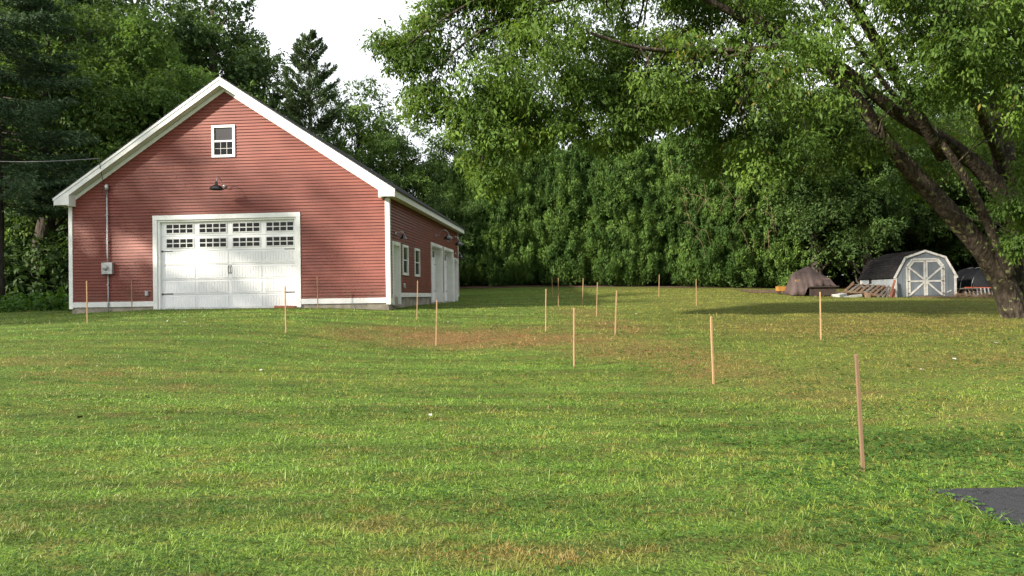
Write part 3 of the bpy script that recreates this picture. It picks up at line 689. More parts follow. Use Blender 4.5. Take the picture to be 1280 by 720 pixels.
#PART2
# ------------------------------------------------------------------ shed
def garden_shed():
    c = at(1157, 370.5, 38.0); hw = 1.52; Lg = 3.6
    z0 = gz(c.x, c.y)
    s = empty('garden_shed', (c.x, c.y, z0), .015, label='blue-grey gambrel garden shed with white X-braced double doors', cat='shed')
    prof = [(-hw, 0), (-hw, 1.06), (-1.0, 1.98), (0, 2.30), (1.0, 1.98), (hw, 1.06), (hw, 0)]
    DO = (-.88, .88, .07, 1.85)
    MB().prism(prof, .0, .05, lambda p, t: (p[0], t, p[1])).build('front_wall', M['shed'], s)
    n = 8; bw = 2*hw/n
    for k in range(n):                                       # vertical grooved boards on the front
        a, b = -hw+k*bw+.006, -hw+(k+1)*bw-.006
        def zt(x): 
            x = abs(x); return 2.30-.32*x if x < 1 else 1.98-.92*(x-1)/.52
        pts = [(a, .03), (b, .03), (b, zt(b)-.01)] + ([(0, 2.29)] if a < 0 < b else []) + [(a, zt(a)-.01)]
        MB().prism(pts, -.014, -.001, lambda p, t: (p[0], t, p[1])).build('wall_board', M['shed'], s)
    for sgn, nm in ((-1, 'side_wall'), (1, 'side_wall')):
        MB().box((sgn*hw-(.05 if sgn > 0 else 0), .051, 0), (sgn*hw+(0 if sgn > 0 else .05), Lg, 1.12)).build(nm, M['shed_side_lit'], s)
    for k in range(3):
        a = .02+k*(Lg-.04)/3; box('wall_board', (-hw-.013, a+.008, .03), (-hw-.001, a+(Lg-.04)/3-.008, 1.05), M['shed_side_lit'], s)
    MB().prism(prof, Lg-.05, Lg, lambda p, t: (p[0], t, p[1])).build('rear_wall', M['shed'], s)
    # roof: shingle courses on the four slopes
    rf = empty('roof', (0, 0, 0)); rf.parent = s
    edge = [(-hw-.10, .97), (-1.03, 2.01), (0, 2.345), (1.03, 2.01), (hw+.10, .97)]
    rr = random.Random(4)
    for i in range(4):
        (xa, za), (xb, zb_) = edge[i], edge[i+1]
        lo, hi = ((xa, za), (xb, zb_)) if za < zb_ else ((xb, zb_), (xa, za))
        ln = math.hypot(xa-xb, za-zb_); n = max(2, round(ln/.14))
        nx, nz = -(hi[1]-lo[1])/ln, (hi[0]-lo[0])/ln
        if nz < 0: nx, nz = -nx, -nz
        for k in range(n):
            p = [lo[j]+(hi[j]-lo[j])*k/n for j in (0, 1)]; q = [lo[j]+(hi[j]-lo[j])*min((k+1.25)/n, 1) for j in (0, 1)]
            t = .022+rr.uniform(-.003, .004)
            MB().prism([(p[0]-nx*.02, p[1]-nz*.02), (p[0]+nx*t, p[1]+nz*t), (q[0]+nx*.006, q[1]+nz*.006), (q[0]-nx*.02, q[1]-nz*.02)], -.045, Lg+.08, lambda p, t: (p[0], t, p[1])).build('shingle_course', M['shed_shingle'], rf)
    # white trim following the gambrel
    tw = .10
    for i in range(4):
        (xa, za), (xb, zb_) = edge[i], edge[i+1]
        d = Vector((xb-xa, zb_-za)).normalized(); nn = Vector((d.y, -d.x))
        if nn.y > 0: nn = -nn
        MB().prism([(xa, za), (xb, zb_), (xb+nn.x*tw, zb_+nn.y*tw), (xa+nn.x*tw, za+nn.y*tw)], -.075, -.046, lambda p, t: (p[0], t, p[1])).build('rake_trim', M['shed_trim'], s)
    for sgn in (-1, 1):
        x0, x1 = sorted((sgn*(hw+.02), sgn*(hw-.09))); box('corner_trim', (x0, -.045, .02), (x1, -.015, 1.08), M['shed_trim'], s)
        box('corner_trim', (min(sgn*(hw+.02), sgn*(hw+.002)), -.015, .02), (max(sgn*(hw+.02), sgn*(hw+.002)), .09, 1.04), M['shed_trim'], s)
    box('corner_trim', (-hw-.03, Lg-.12, .02), (-hw-.002, Lg-.0, 1.04), M['shed_trim'], s)
    box('side_vent', (-hw-.03, 2.35, .72), (-hw-.014, 2.62, .95), M['iron'], s, .01)
    # frame round the doors
    dpoly = [(-.88, .05), (-.88, 1.52), (-.60, 1.85), (.60, 1.85), (.88, 1.52), (.88, .05)]
    for i in range(5):
        a, b = Vector(dpoly[i]), Vector(dpoly[i+1]); d = (b-a).normalized(); nn = Vector((-d.y, d.x))
        MB().prism([tuple(a+d*-.0), tuple(b+d*.0), tuple(b+nn*.085), tuple(a+nn*.085)], -.03, -.0145, lambda p, t: (p[0], t, p[1])).build('door_casing', M['shed_trim'], s)
    for sgn in (-1, 1):
        dp = [(sgn*.012, .08), (sgn*.86, .08), (sgn*.86, 1.50), (sgn*.585, 1.825), (sgn*.012, 1.825)]
        d = MB().prism(dp, -.03, -.0146, lambda p, t: (p[0], t, p[1])).build('door', M['shed'], s)
        for k in range(3):
            a, b = sgn*(.02+k*.28), sgn*(.02+(k+1)*.28-.012)
            zt1, zt2 = [1.80 if abs(x) < .58 else 1.80-(abs(x)-.58)*1.15 for x in (a, b)]
            MB().prism([(a, .10), (b, .10), (b, zt2), (a, zt1)], -.036, -.0305, lambda p, t: (p[0], t, p[1])).build('door_board', M['shed'], d)
        def brace(a, b, w=.085, y=-.056):
            a, b = Vector(a), Vector(b); dd = (b-a).normalized(); nn = Vector((-dd.y, dd.x))*w/2
            MB().prism([tuple(a+nn), tuple(b+nn), tuple(b-nn), tuple(a-nn)], y, -.0365, lambda p, t: (p[0], t, p[1])).build('brace', M['shed_trim'], d)
        brace((sgn*.055, .09), (sgn*.055, 1.82), .085, -.060); brace((sgn*.81, .09), (sgn*.81, 1.50), .085, -.060)
        brace((sgn*.1, 1.78), (sgn*.59, 1.78), .085, -.060); brace((sgn*.58, 1.79), (sgn*.82, 1.49), .085, -.058); 
        brace((sgn*.1, .80), (sgn*.77, .80), .08, -.058)
        brace((sgn*.1, .90), (sgn*.77, 1.45), .08, -.055); brace((sgn*.1, .72), (sgn*.77, .14), .08, -.055)
        for zz in (.2, .8, 1.4): box('hinge', (sgn*.86-.05, -.068, zz-.02), (sgn*.86+.05, -.061, zz+.02), M['iron'], d)
    MB().box((-.03, -.075, .93), (.05, -.061, 1.0)).build('latch', M['galv'], s)
    o = MB().box((-.12, -.02, -.025), (.12, 0, .025)).build('hose_hook', M['shed_trim'], s); o.location = (1.17, -.02, .28); o.rotation_euler = (0, -.45, 0)
    box('sill_ramp', (-.75, -.30, -.02), (.75, -.016, .05), M['old_wood'], s)
garden_shed()

# ------------------------------------------------------------------ yard clutter left of the shed
def P3(px, py, Y, dz=0):
    v = at(px, py, Y); v.z += dz; return v
def plank(name, a, b, w, t, m, lab, cat, grp=None, up=(0, 0, 1)):
    a = Vector(a); b = Vector(b); c = (a+b)/2
    o = MB().beam(a-c, b-c, w, t, up).build(name, M[m], bevel=.004, label=lab, cat=cat, group=grp); o.location = c; return o
# tarp-covered pile
def tarp_pile():
    Y = 38.6; b0 = at(1012, 370, Y); z0 = gz(b0.x, b0.y)
    t = empty('covered_pile', (b0.x, b0.y, z0), label='brown tarp draped in a peak over a pile beside the hedge', cat='tarp')
    s = Y/FPX
    # height profile across (px offset from 1012): draped over posts
    n, m_ = 46, 26; rs = np.random.RandomState(8)
    xs = np.linspace(-1.18, 1.06, n); ys = np.linspace(-.75, .75, m_)
    prof = np.interp(xs, [-1.18, -.98, -.9, -.55, -.06, .02, .35, .75, .95, 1.06], [.05, .9, 1.12, 1.30, 1.52, 1.50, 1.20, 1.00, .94, .45])
    V = []
    for j, y in enumerate(ys):
        for i, x in enumerate(xs):
            side_ = abs(y)/.75; pk = prof[i]
            drop = float(np.interp(x, [-1.2, .0, .12, 1.1], [.02, .02, .47, .47])); drop = min(drop, pk)
            z = drop + (pk-drop)*(1-side_)**.62
            fold = mnoise.noise(Vector((x*4.2, y*.8, 3)))*1.6; w = (.13*fold + .08*abs(mnoise.noise(Vector((x*9, y*1.5, 0)))))*side_**.7
            yy = y*(1.0-.10*(z/1.5)) + w*(-1 if y > 0 else 1)
            z += .035*math.sin(6*x+5*side_)*side_*(1-side_)*3
            if y < 0 and abs(x+.35) < .16: z = max(z, .42*(1-((x+.35)/.16)**2))
            V.append((x, yy, z+rs.uniform(-.008, .008)))
    F = [(j*n+i, j*n+i+1, (j+1)*n+i+1, (j+1)*n+i) for j in range(m_-1) for i in range(n-1)]
    o = MB().add(V, F).build('tarp_sheet', M['tarp'], t, True)
    sm = o.modifiers.new('solid', 'SOLIDIFY'); sm.thickness = .01
    # what it covers: posts and stacked boxes
    MB().tube([(-.06, 0, -.1), (-.05, 0, 1.46)], .04, 8).build('tent_post', M['old_wood'], t)
    box('stacked_crate', (.05, -.4, .47), (.9, .4, .84), M['old_wood'], t, .02); box('stacked_crate', (-.85, -.38, 0), (-.4, .35, .8), M['old_wood'], t, .02)
tarp_pile()
tr_ = at(1026, 371, 38.1); z0 = gz(tr_.x, tr_.y)
t = empty('steel_bin', (tr_.x, tr_.y, z0), label='low dark rusty bin with flat rim under the brown tarp', cat='bin')
bn = MB()
for (a, b) in (((-.62, -.35, .03), (-.58, .7, .44)), ((.58, -.35, .03), (.62, .7, .44)), ((-.58, -.35, .03), (.58, -.31, .44)), ((-.58, .66, .03), (.58, .7, .44)), ((-.58, -.31, .03), (.58, .66, .07))): bn.box(a, b)
bn.build('bin_body', M['rust'], t)
for (a, b) in (((-.74, -.45, .44), (.74, -.33, .50)), ((-.74, .64, .44), (.74, .76, .50)), ((-.74, -.33, .44), (-.6, .64, .498)), ((.6, -.33, .44), (.74, .64, .498))): box('rim', a, b, M['grey_plastic'] if False else M['rust'], t, .006)
for x in (-.4, .4): box('skid', (x-.05, -.4, -.06), (x+.05, .72, .03), M['old_wood'], t)
yb = at(978, 362, 39.2)
t = empty('yellow_box', (yb.x, yb.y, yb.z-.1), label='orange-yellow box sitting left of the tarp on the mulch', cat='box')
box('box_body', (-.28, -.2, .02), (.28, .2, .25), M['yellow'], t, .01); box('lid', (-.29, -.21, .251), (.29, .21, .275), M['yellow'], t, .006); box('foot', (-.24, -.18, -.12), (-.14, .18, .019), M['rust'], t); box('foot', (.14, -.18, -.12), (.24, .18, .019), M['rust'], t)
# slabs
for (px, py, w, d, h, rz, lab) in ((1049, 369.5, .55, .5, .16, .5, 'pale stone block leaning at the left of the lumber pile'), (1062, 372.0, 1.1, .4, .07, .05, 'flat pale slab lying in front of the lumber pile')):
    c = at(px, py, 37.7); o = MB().box((-w/2, -d/2, -.05), (w/2, d/2, h)).build('stone_slab', M['slab'], bevel=.02, label=lab, cat='slab'); o.location = (c.x, c.y, gz(c.x, c.y)); o.rotation_euler = (.02, -.12, rz)
# two pallets of slats lying on the pile: each a thing with its slats
def pallet(c, rz, tilt, w, d, n, lab, mats=('old_wood', 'old_wood', 'grey_wood')):
    t = empty('wooden_pallet', c, 0, label=lab, cat='pallet', group='pallets in the lumber pile'); t.rotation_euler = (tilt, .03, rz)
    for k in range(3): box('runner', (-w/2, -d/2+k*(d-.06)/2, 0), (w/2, -d/2+k*(d-.06)/2+.06, .09), M['old_wood'], t, .004)
    for k in range(n):
        x = -w/2+k*(w-.1)/(n-1); o = box('slat', (x, -d/2-.03, .0905), (x+.1, d/2+.03, .115), M[mats[k % 3]], t, .003); o.rotation_euler = (0, 0, random.Random(k).uniform(-.02, .02))
def gp(px, py, Y, dz=0):
    v = at(px, py, Y); return Vector((v.x, v.y, gz(v.x, v.y)+dz))
t = empty('wooden_pallet', gp(1080, 371, 38.3, .1), 0, label='slatted wooden pallet tilted on top of the lumber pile', cat='pallet', group='pallets in the lumber pile')
for k in range(7):
    a, b = at(1053+k*6.6, 366+k*.3, 37.9)-t.location, at(1067+k*6.4+rng.uniform(-1, 1), 354.5+k*.4, 38.9)-t.location
    MB().beam(a, b, .11, .03, (0, -1, 1)).build('slat', M[('old_wood', 'grey_wood', 'old_wood')[k % 3]], t)
for (p, q) in (((1052, 367.5, 37.95), (1096, 369, 37.95)), ((1059, 361.5, 38.5), (1101, 363, 38.5)), ((1066, 356.5, 38.95), (1107, 358, 38.95))):
    MB().beam(at(*p)-t.location, at(*q)-t.location, .05, .09, (0, -1, 1)).build('runner', M['old_wood'], t)
pallet(gp(1078, 371, 38.5, .03), -.1, .02, 2.0, 1.2, 6, 'dark pallet lying flat under the tilted slatted one', ('rust', 'old_wood', 'rust'))
LUM = [((1052, 369, 38.0), (1067, 352.5, 38.6), .09, .05, 'old_wood', 'brown board propped up at the left end of the lumber pile'),
       ((1097, 371.5, 37.7), (1112, 357, 38.5), .10, .05, 'grey_wood', 'grey board leaning at the right end of the pallets'),
       ((1103, 372, 37.6), (1114, 359, 38.2), .08, .04, 'grey_wood', 'thin grey board leaning next to the shed corner, inner one'),
       ((1108.5, 372, 37.5), (1112.5, 362, 37.9), .08, .04, 'grey_wood', 'short grey board leaning next to the shed corner'),
       ((1113, 372, 37.4), (1118.5, 350, 37.75), .10, .05, 'red_wood', 'long reddish board leaning against the front corner of the shed'),
       ((1117, 372, 37.5), (1117.5, 361, 37.8), .14, .05, 'red_wood', 'short reddish board standing upright by the shed corner'),
       ((1112, 358, 39.2), (1113.5, 347, 39.3), .16, .05, 'red_wood', 'reddish post end standing up behind the lumber pile'),
       ((1109.5, 360, 39.2), (1110.5, 349, 39.3), .10, .05, 'old_wood', 'tan post end standing behind the lumber pile'),
       ((1053, 365, 37.9), (1085, 366.5, 37.7), .06, .09, 'old_wood', 'long board lying along the front of the lumber pile'),
       ((1080, 368, 37.5), (1092, 367.8, 37.45), .07, .10, 'old_wood', 'short thick timber in front of the pallets'),
       ((1081, 371, 37.35), (1088, 371, 37.3), .18, .12, 'old_wood', 'cut timber block on the grass before the lumber pile')]
for (a, b, w, tk, m_, lab) in LUM:
    A_, B_ = at(*a), at(*b); plank('lumber', A_, B_, w, tk, m_, lab, 'board', 'boards in the lumber pile', (0, -1, .2))
t = empty('backing_stack', gp(1086, 371, 39.0, .0), -.05, label='dark board stack added behind the tilted pallet to fill its bright gaps', cat='lumber')  # dark filler added behind the slats to close their bright gaps
for k in range(4):
    for j in range(3): box('board', (-1.0+.08*k, -.3+j*.21, .02+k*.11), (.95-.05*j, -.11+j*.21, .115+k*.11), M['rust'] if (k+j) % 2 else M['old_wood'], t, .004)
# right of the shed: dark dome tarp, ladder, slab roof, brush
c = gp(1232, 372, 40); t = empty('covered_trailer', c, -.1, label='dark domed tarp shelter behind the leaning maple trunk', cat='shelter')
dome = MB(); n, m_ = 18, 12; V = []
rs = np.random.RandomState(3)
for j in range(m_+1):
    y = -1.0+2.4*j/m_
    for i in range(n+1):
        a = math.pi*i/n; e = 1.0; x = -1.15*math.copysign(abs(math.cos(a))**.8, math.cos(a)); z = .18+1.28*math.sin(a)**.8
        V.append((x+rs.uniform(-.015, .015), y, z+rs.uniform(-.015, .015)))
F = [(j*(n+1)+i, j*(n+1)+i+1, (j+1)*(n+1)+i+1, (j+1)*(n+1)+i) for j in range(m_) for i in range(n)]
F += [tuple(range(n, -1, -1)), tuple(m_*(n+1)+i for i in range(n+1))]
dome.add(V, F).build('tarp_dome', M['tarp_dark'], t, True)
for y in (-.98, .2, 1.38): MB().tube([(-1.17*math.cos(math.pi*i/12), y, .18+1.29*math.sin(math.pi*i/12)**.8) for i in range(13)], .018, 6).build('hoop', M['galv'], t)
box('base_frame', (-1.1, -1.0, .0), (1.1, 1.4, .17), M['rust'], t)
c = gp(1225, 371, 38.2, .12); t = empty('slatted_rack', c, 0, label='row of pale slats with orange rail leaning before the dark shelter', cat='rack')
for k in range(9): MB().beam((-.75+k*.19, -.12, .0), (-.60+k*.19, .2, .34), .06, .025, (0, -1, .5)).build('slat', M['slab'], t)
MB().beam((-.65, .22, .38), (1.1, .22, .34), .05, .05).build('rail', M['orange'], t); MB().beam((-.8, -.14, -.02), (1.0, -.14, -.02), .06, .05).build('rail', M['grey_wood'], t)
c = gp(1208, 371, 38.4, .0); t = empty('low_bench', c, .1, label='low grey board resting on blocks right of the shed', cat='bench')
box('top', (-.5, -.3, .40), (.45, .3, .46), M['grey_wood'], t, .004); box('leg', (-.3, -.2, -.05), (-.2, .2, .399), M['rust'], t); box('leg', (.2, -.2, -.05), (.3, .2, .399), M['rust'], t)
bp = MB(); rr = random.Random(9)
for k in range(70):
    x, y = rr.uniform(-1.2, 1.1), rr.uniform(-.4, .4); h = max(.0, .42*(1-abs(x)/1.2))
    a = Vector((x, y, rr.uniform(0, h))); d = Vector((rr.uniform(-1, 1), rr.uniform(-.4, .4), rr.uniform(-.25, .35))).normalized()*rr.uniform(.2, .55)
    bp.tube([a-d, a+Vector((0, 0, .03)), a+d], [.012, .01, .005], 5)
o = bp.build('brush_pile', M['old_wood'], label='heap of dry sticks beside the leaning trunk', cat='brush', kind='stuff'); o.location = gp(1216, 373, 37.2)

# ------------------------------------------------------------------ foliage generators
def unit(a): return a/np.maximum(np.linalg.norm(a, axis=-1, keepdims=True), 1e-9)
def quads(P, D, N, L_, W__, fold, rs):
    D = unit(D); S = unit(np.cross(D, N)); Nn = np.cross(S, D)
    L_ = L_[:, None]; W__ = W__[:, None]
    mid = P + D*L_*rs.uniform(.38, .55, (len(P), 1))
    return np.stack([P, mid + S*W__*.5 + Nn*W__*fold, P + D*L_ - Nn*L_*.12, mid - S*W__*.5 + Nn*W__*fold], 1).reshape(-1, 3)
def clump(c, r, n, rs, size, flat=.75, droop=.3, aspect=.55, per=8, twig=.45, up=.8, shell=.42):
    """c (k,3), r (k,) clumps -> leaf quads and per leaf random"""
    k = len(c); nt_ = max(1, n//per)
    d = unit(rs.normal(size=(k, nt_, 3))); rad = rs.uniform(0, 1, (k, nt_, 1))**shell
    sc = np.array([1, 1, flat])
    tp = c[:, None] + d*rad*r[:, None, None]*sc
    td = unit(d*np.array([1, 1, .35]) + rs.normal(size=d.shape)*.35 + np.array([0, 0, -droop]))
    tp = np.repeat(tp.reshape(-1, 3), per, 0); td = np.repeat(td.reshape(-1, 3), per, 0); dd = np.repeat(d.reshape(-1, 3), per, 0)
    m_ = len(tp); t = rs.uniform(0, 1, (m_, 1))
    P = tp + td*t*twig + rs.normal(size=(m_, 3))*.05
    D = unit(td*.7 + rs.normal(size=(m_, 3))*.7 + np.array([0, 0, -droop]))
    N = unit(np.array([0, 0, up]) + dd*.6 + rs.normal(size=(m_, 3))*.45)
    L_ = size*np.clip(rs.lognormal(-.03, .26, m_), .45, 1.7); tint = np.repeat(rs.uniform(-.18, .18, k), m_//k)
    return quads(P, D, N, L_, L_*aspect*rs.uniform(.8, 1.2, m_), .12, rs), np.clip(rs.uniform(0, 1, m_)*.75+.12+tint, 0, 1)

def limb(mb, a, b, r0, r1, rr, n=6, sag=.0, sides=7, wob=.06):
    a = Vector(a); b = Vector(b); L_ = (b-a).length; pts = []
    for i in range(n+1):
        t = i/n; p = a.lerp(b, t) + Vector((0, 0, sag*L_*math.sin(math.pi*t)))
        if 0 < i < n: p += Vector((rr.uniform(-1, 1), rr.uniform(-1, 1), rr.uniform(-1, 1)))*wob*L_/n*2
        pts.append(p)
    mb.tube(pts, [r0+(r1-r0)*(i/n) for i in range(n+1)], sides); return pts

def broadleaf(seed, H, base, Rr, ncl, per_cl, size, mat, rf=(.17, .33), taper=.0):
    """returns (trunk mesh, crown mesh), foot at the origin"""
    rs = np.random.RandomState(seed); rr = random.Random(seed)
    d = unit(rs.normal(size=(ncl, 3))); fr = rs.uniform(.25, 1, (ncl, 1))**.6
    lump = 1 + .22*np.sin(d[:, :1]*5+seed) + .18*np.sin(d[:, 1:2]*7+2*seed) + .12*rs.normal(size=(ncl, 1))
    hc = (H+base)/2; hv = (H-base)/2
    c = d*fr*lump*np.array([Rr, Rr, hv]) + np.array([0, 0, hc])
    if taper: c[:, :2] *= np.clip(1.15-taper*((c[:, 2:3]-base)/(H-base)), .25, 1.3)
    c[:, 2] = np.clip(c[:, 2], base*.7+.3, H)
    r = Rr*rs.uniform(*rf, ncl)
    V, a = clump(c, r, per_cl, rs, size)
    crown = np_mesh('crown', V, 4, mat, {'rnd': a})
    mb = MB(); t0 = H*.022+.06
    top = (rr.uniform(-.3, .3), rr.uniform(-.3, .3), H*.82)
    pts = limb(mb, (0, 0, -.3), top, t0*1.25, t0*.2, rr, 9, 0, 10, .05)
    for k in range(0, ncl, 3):
        z = c[k][2]; j = min(range(len(pts)), key=lambda i: abs(pts[i].z-(z-.35*Rr)))
        limb(mb, pts[j], c[k], t0*.30*(1-.5*j/len(pts)), .015, rr, 5, .06, 5, .12)
    return mb.mesh('trunk', M['bark'], True), crown

def conifer(seed, H, Rb, nb, mat, lift, needle, per, base=.12, shape=1.0, whorl=0):
    rs = np.random.RandomState(seed); rr = random.Random(seed)
    mb = MB(); limb(mb, (0, 0, -.3), (0, 0, H*.98), H*.016+.05, .02, rr, 10, 0, 9, .01)
    Vs, As = [], []
    for k in range(nb):
        t = base + (1-base)*(k+rr.random())/nb
        if whorl: t = base + (1-base)*(round((t-base)/(1-base)*whorl)/whorl) + rr.uniform(-.006, .006)
        t = min(t, .985); z0 = H*t; ln = Rb*(1-t)**shape*rr.uniform(.65, 1.12)+.25; az = rr.uniform(0, 2*math.pi)
        lf = lift*(.35+.9*t)
        dirh = np.array([math.cos(az), math.sin(az), 0])
        end = dirh*ln + np.array([0, 0, z0 + ln*lf])
        st = np.array([0, 0, z0])
        mb.tube([st, st+(end-st)*.5+np.array([0, 0, -.06*ln]), end], [.035*(1-t)+.012, .02, .006], 5)
        n = int(per*((.2 if lift > .3 else .35)+ln/Rb)); tt = rs.uniform(.18, 1.03, (n, 1))**.75
        side = np.cross(dirh, [0, 0, 1.])
        sp = rs.uniform(-1, 1, (n, 1))*(.36*ln*(1.12-tt)+.10)
        P = st + (end-st)*tt + side*sp + np.array([0, 0, 1])*(-.06*ln*np.sin(np.pi*np.clip(tt, 0, 1)) + rs.normal(size=(n, 1))*.07 - np.abs(sp)*.2*(1 if lift < .2 else -.15))
        D = unit(dirh*.9 + side*np.sign(sp)*.55 + rs.normal(size=(n, 3))*.45 + np.array([0, 0, lf*1.2-.12]))
        N = unit(np.array([0, 0, 1.]) + rs.normal(size=(n, 3))*.6)
        L_ = needle*rs.uniform(.6, 1.3, n)
        Vs.append(quads(P, D, N, L_, L_*.26, .1, rs)); As.append(np.clip(rs.uniform(0, .9, n)+rr.uniform(-.1, .1), 0, 1))
    return mb.mesh('trunk', M['bark'], True), np_mesh('crown', np.concatenate(Vs), 4, mat, {'rnd': np.concatenate(As)})

def arborvitae(seed, H, Rr, ncl, per):
    rs = np.random.RandomState(seed); rr = random.Random(seed)
    t = rs.uniform(0, 1, ncl)**1.05; az = rs.uniform(0, 2*np.pi, ncl)
    prof = Rr*np.interp(t, [0, .06, .3, .6, .85, 1], [.78, .95, 1.0, .92, .74, .34])
    lump = 1 + .10*np.sin(az*5+t*17+seed) + .08*np.sin(az*3-t*31) + rs.normal(size=ncl)*.06
    rad = prof*lump*rs.uniform(.62, 1.04, ncl)
    o = np.stack([np.cos(az), np.sin(az), np.zeros(ncl)], 1)
    c = o*rad[:, None]; c[:, 2] = .15 + t*(H-.3)
    r = rs.uniform(.17, .36, ncl)
    m_ = ncl*per
    O = np.repeat(o, per, 0); C_ = np.repeat(c, per, 0); rp = np.repeat(r, per)[:, None]
    # each clump is a rounded tuft of sprays, tips turned up and out
    e = unit(rs.normal(size=(m_, 3)) + O*.75 + np.array([0, 0, .25]))
    P = C_ + e*rp*np.array([.66, .66, 1.35])*rs.uniform(.25, 1, (m_, 1))**.4
    D = unit(e*.35 + O*.2 + np.array([0, 0, .7]) + rs.normal(size=(m_, 3))*.30)
    N = unit(e + rs.normal(size=(m_, 3))*.32)
    L_ = rs.uniform(.10, .24, m_)
    V = quads(P, D, N, L_, L_*.27, .1, rs); tint = np.repeat(rs.uniform(-.22, .22, ncl), per)
    # inner foliage coloured dark as the shade between tufts; also stops see-through
    mi = 2600; ti = rs.uniform(0, 1, mi); ai = rs.uniform(0, 6.28, mi)
    pr = Rr*np.interp(ti, [0, .06, .3, .6, .85, 1], [.7, .9, .95, .85, .65, .25])*rs.uniform(.25, .62, mi)
    Pi = np.stack([np.cos(ai)*pr, np.sin(ai)*pr, .1+ti*(H-.4)], 1)
    Li = rs.uniform(.35, .6, mi)
    Vi = quads(Pi, unit(rs.normal(size=(mi, 3))+np.array([0, 0, .4])), unit(rs.normal(size=(mi, 3))), Li, Li*.6, .1, rs)
    mb = MB(); limb(mb, (0, 0, -.2), (0, 0, H*.9), .12, .02, rr, 6, 0, 8, .02)
    return mb.mesh('trunk', M['bark'], True), np_mesh('crown', np.concatenate([V, Vi]), 4, M['thuja'], {'rnd': np.concatenate([np.clip(rs.uniform(.05, .85, m_)+tint, 0, .96), rs.uniform(0, .25, mi)])})

def plant(name, meshes, x, y, rz, s, lab, cat='tree', grp=None, sz=None, z=None):
    t = empty(name, (x, y, gz(x, y) if z is None else z), rz, label=lab, cat=cat, group=grp); t.scale = (s, s, sz or s)
    link('trunk', meshes[0], t); link('crown', meshes[1], t); return t
def pxX(px, Y): return (px-640)/FPX*Y

BL_A = broadleaf(21, 20, 3.0, 5.2, 105, 640, .21, M['oak'])
BL_B = broadleaf(22, 17, 1.2, 4.4, 95, 640, .20, M['oak2'])
BL_C = broadleaf(23, 15, 1.6, 3.8, 80, 600, .19, M['bright'], taper=.55)
BL_D = broadleaf(24, 12, 1.9, 4.7, 150, 480, .16, M['oak'], (.13, .25))
BL_S = broadleaf(25, 20, 2.5, 5.8, 84, 210, .27, M['oak2'], (.09, .17))
PINE = conifer(31, 17.5, 4.4, 120, M['pine'], .8, .29, 420, .1, .7, 18)
HEM = conifer(32, 21, 5.2, 190, M['hemlock'], -.06, .24, 430, .22, .6)
THU = [arborvitae(41, 8.8, 1.6, 760, 62), arborvitae(42, 9.4, 1.55, 760, 62)]

# left woods, behind and beside the barn
plant('hemlock_tree', HEM, pxX(-5, 35), 35, .4, 1.0, 'tall dark hemlock with drooping boughs at the left edge of the picture')
plant('hemlock_tree', HEM, pxX(75, 47), 47, 2.4, 1.05, 'dark hemlock half hidden behind the leafy trees left of the barn')
plant('leafy_tree', BL_B, pxX(55, 42), 42, 1.1, 1.1, 'mid-green leafy tree beside the hemlock, left of the barn roof', grp='leafy trees behind the barn')
plant('leafy_tree', BL_B, pxX(112, 48), 48, 3.3, 1.12, 'mid-green leafy tree behind the left slope of the barn roof', grp='leafy trees behind the barn')
plant('leafy_tree', BL_C, pxX(208, 43), 43, .2, 1.05, 'bright light-green tree just left of the barn peak', grp='leafy trees behind the barn')
plant('leafy_tree', BL_A, pxX(272, 55), 55, 1.9, 1.22, 'tall dark tree rising behind the barn peak', grp='leafy trees behind the barn')
plant('leafy_tree', BL_A, pxX(165, 57), 57, 4.1, 1.3, 'tall dark tree filling the upper left behind the others', grp='leafy trees behind the barn')
plant('leafy_tree', BL_A, pxX(35, 58), 58, 5.3, 1.25, 'tall dark tree at the far upper left behind the hemlock', grp='leafy trees behind the barn')
plant('pine_tree', PINE, pxX(390, 52), 52, .3, .98, 'slender pine with upswept tips against the white sky')
plant('pine_tree', PINE, pxX(352, 56), 56, 2.1, .80, 'lower pine beside the tall dark tree behind the roof slope')
plant('leafy_tree', BL_B, pxX(452, 55), 55, 5.0, .86, 'round leafy tree between the pine and the overhanging maple', grp='leafy trees behind the barn')
plant('leafy_tree', BL_B, pxX(505, 52), 52, .8, .66, 'leafy tree behind the right eave of the barn', grp='leafy trees behind the barn')
plant('leafy_tree', BL_C, pxX(556, 54), 54, 2.7, .74, 'lighter green tree between the barn and the hedge', grp='leafy trees behind the barn')
plant('pine_tree', PINE, pxX(612, 55), 55, 4.0, .62, 'thin pine with brown branches at the left end of the hedge')
plant('leafy_tree', BL_B, pxX(660, 58), 58, 1.3, .68, 'leafy tree showing above the hedge left of the sky gap', grp='leafy trees behind the barn')
plant('leafy_tree', BL_B, pxX(735, 60), 60, 3.0, .64, 'leafy tree showing above the middle of the hedge', grp='leafy trees behind the barn')
plant('leafy_tree', BL_A, pxX(900, 60), 60, 5.5, .62, 'tall tree above the right part of the hedge', grp='leafy trees behind the barn')
plant('leafy_tree', BL_D, pxX(560, 47.5), 47.5, 4.4, .50, 'dark bush at the far corner of the barn', 'bush')
# arborvitae hedge
ORD = ['first', 'second', 'third', 'fourth', 'fifth', 'sixth', 'seventh', 'eighth', 'ninth', 'tenth', 'eleventh', 'twelfth', 'thirteenth', 'fourteenth']
rr = random.Random(6)
for k in range(14):
    x = -2.6 + k*1.46; y = 48.2 + rr.uniform(-.35, .5) - (.6 if k > 9 else 0)
    plant('arborvitae', THU[k % 2], x, y, rr.uniform(0, 6.28), rr.uniform(.92, 1.08), 'tall arborvitae in the hedge, %s counted from the barn end' % ORD[k], grp='arborvitae hedge', sz=rr.uniform(.90, 1.10))
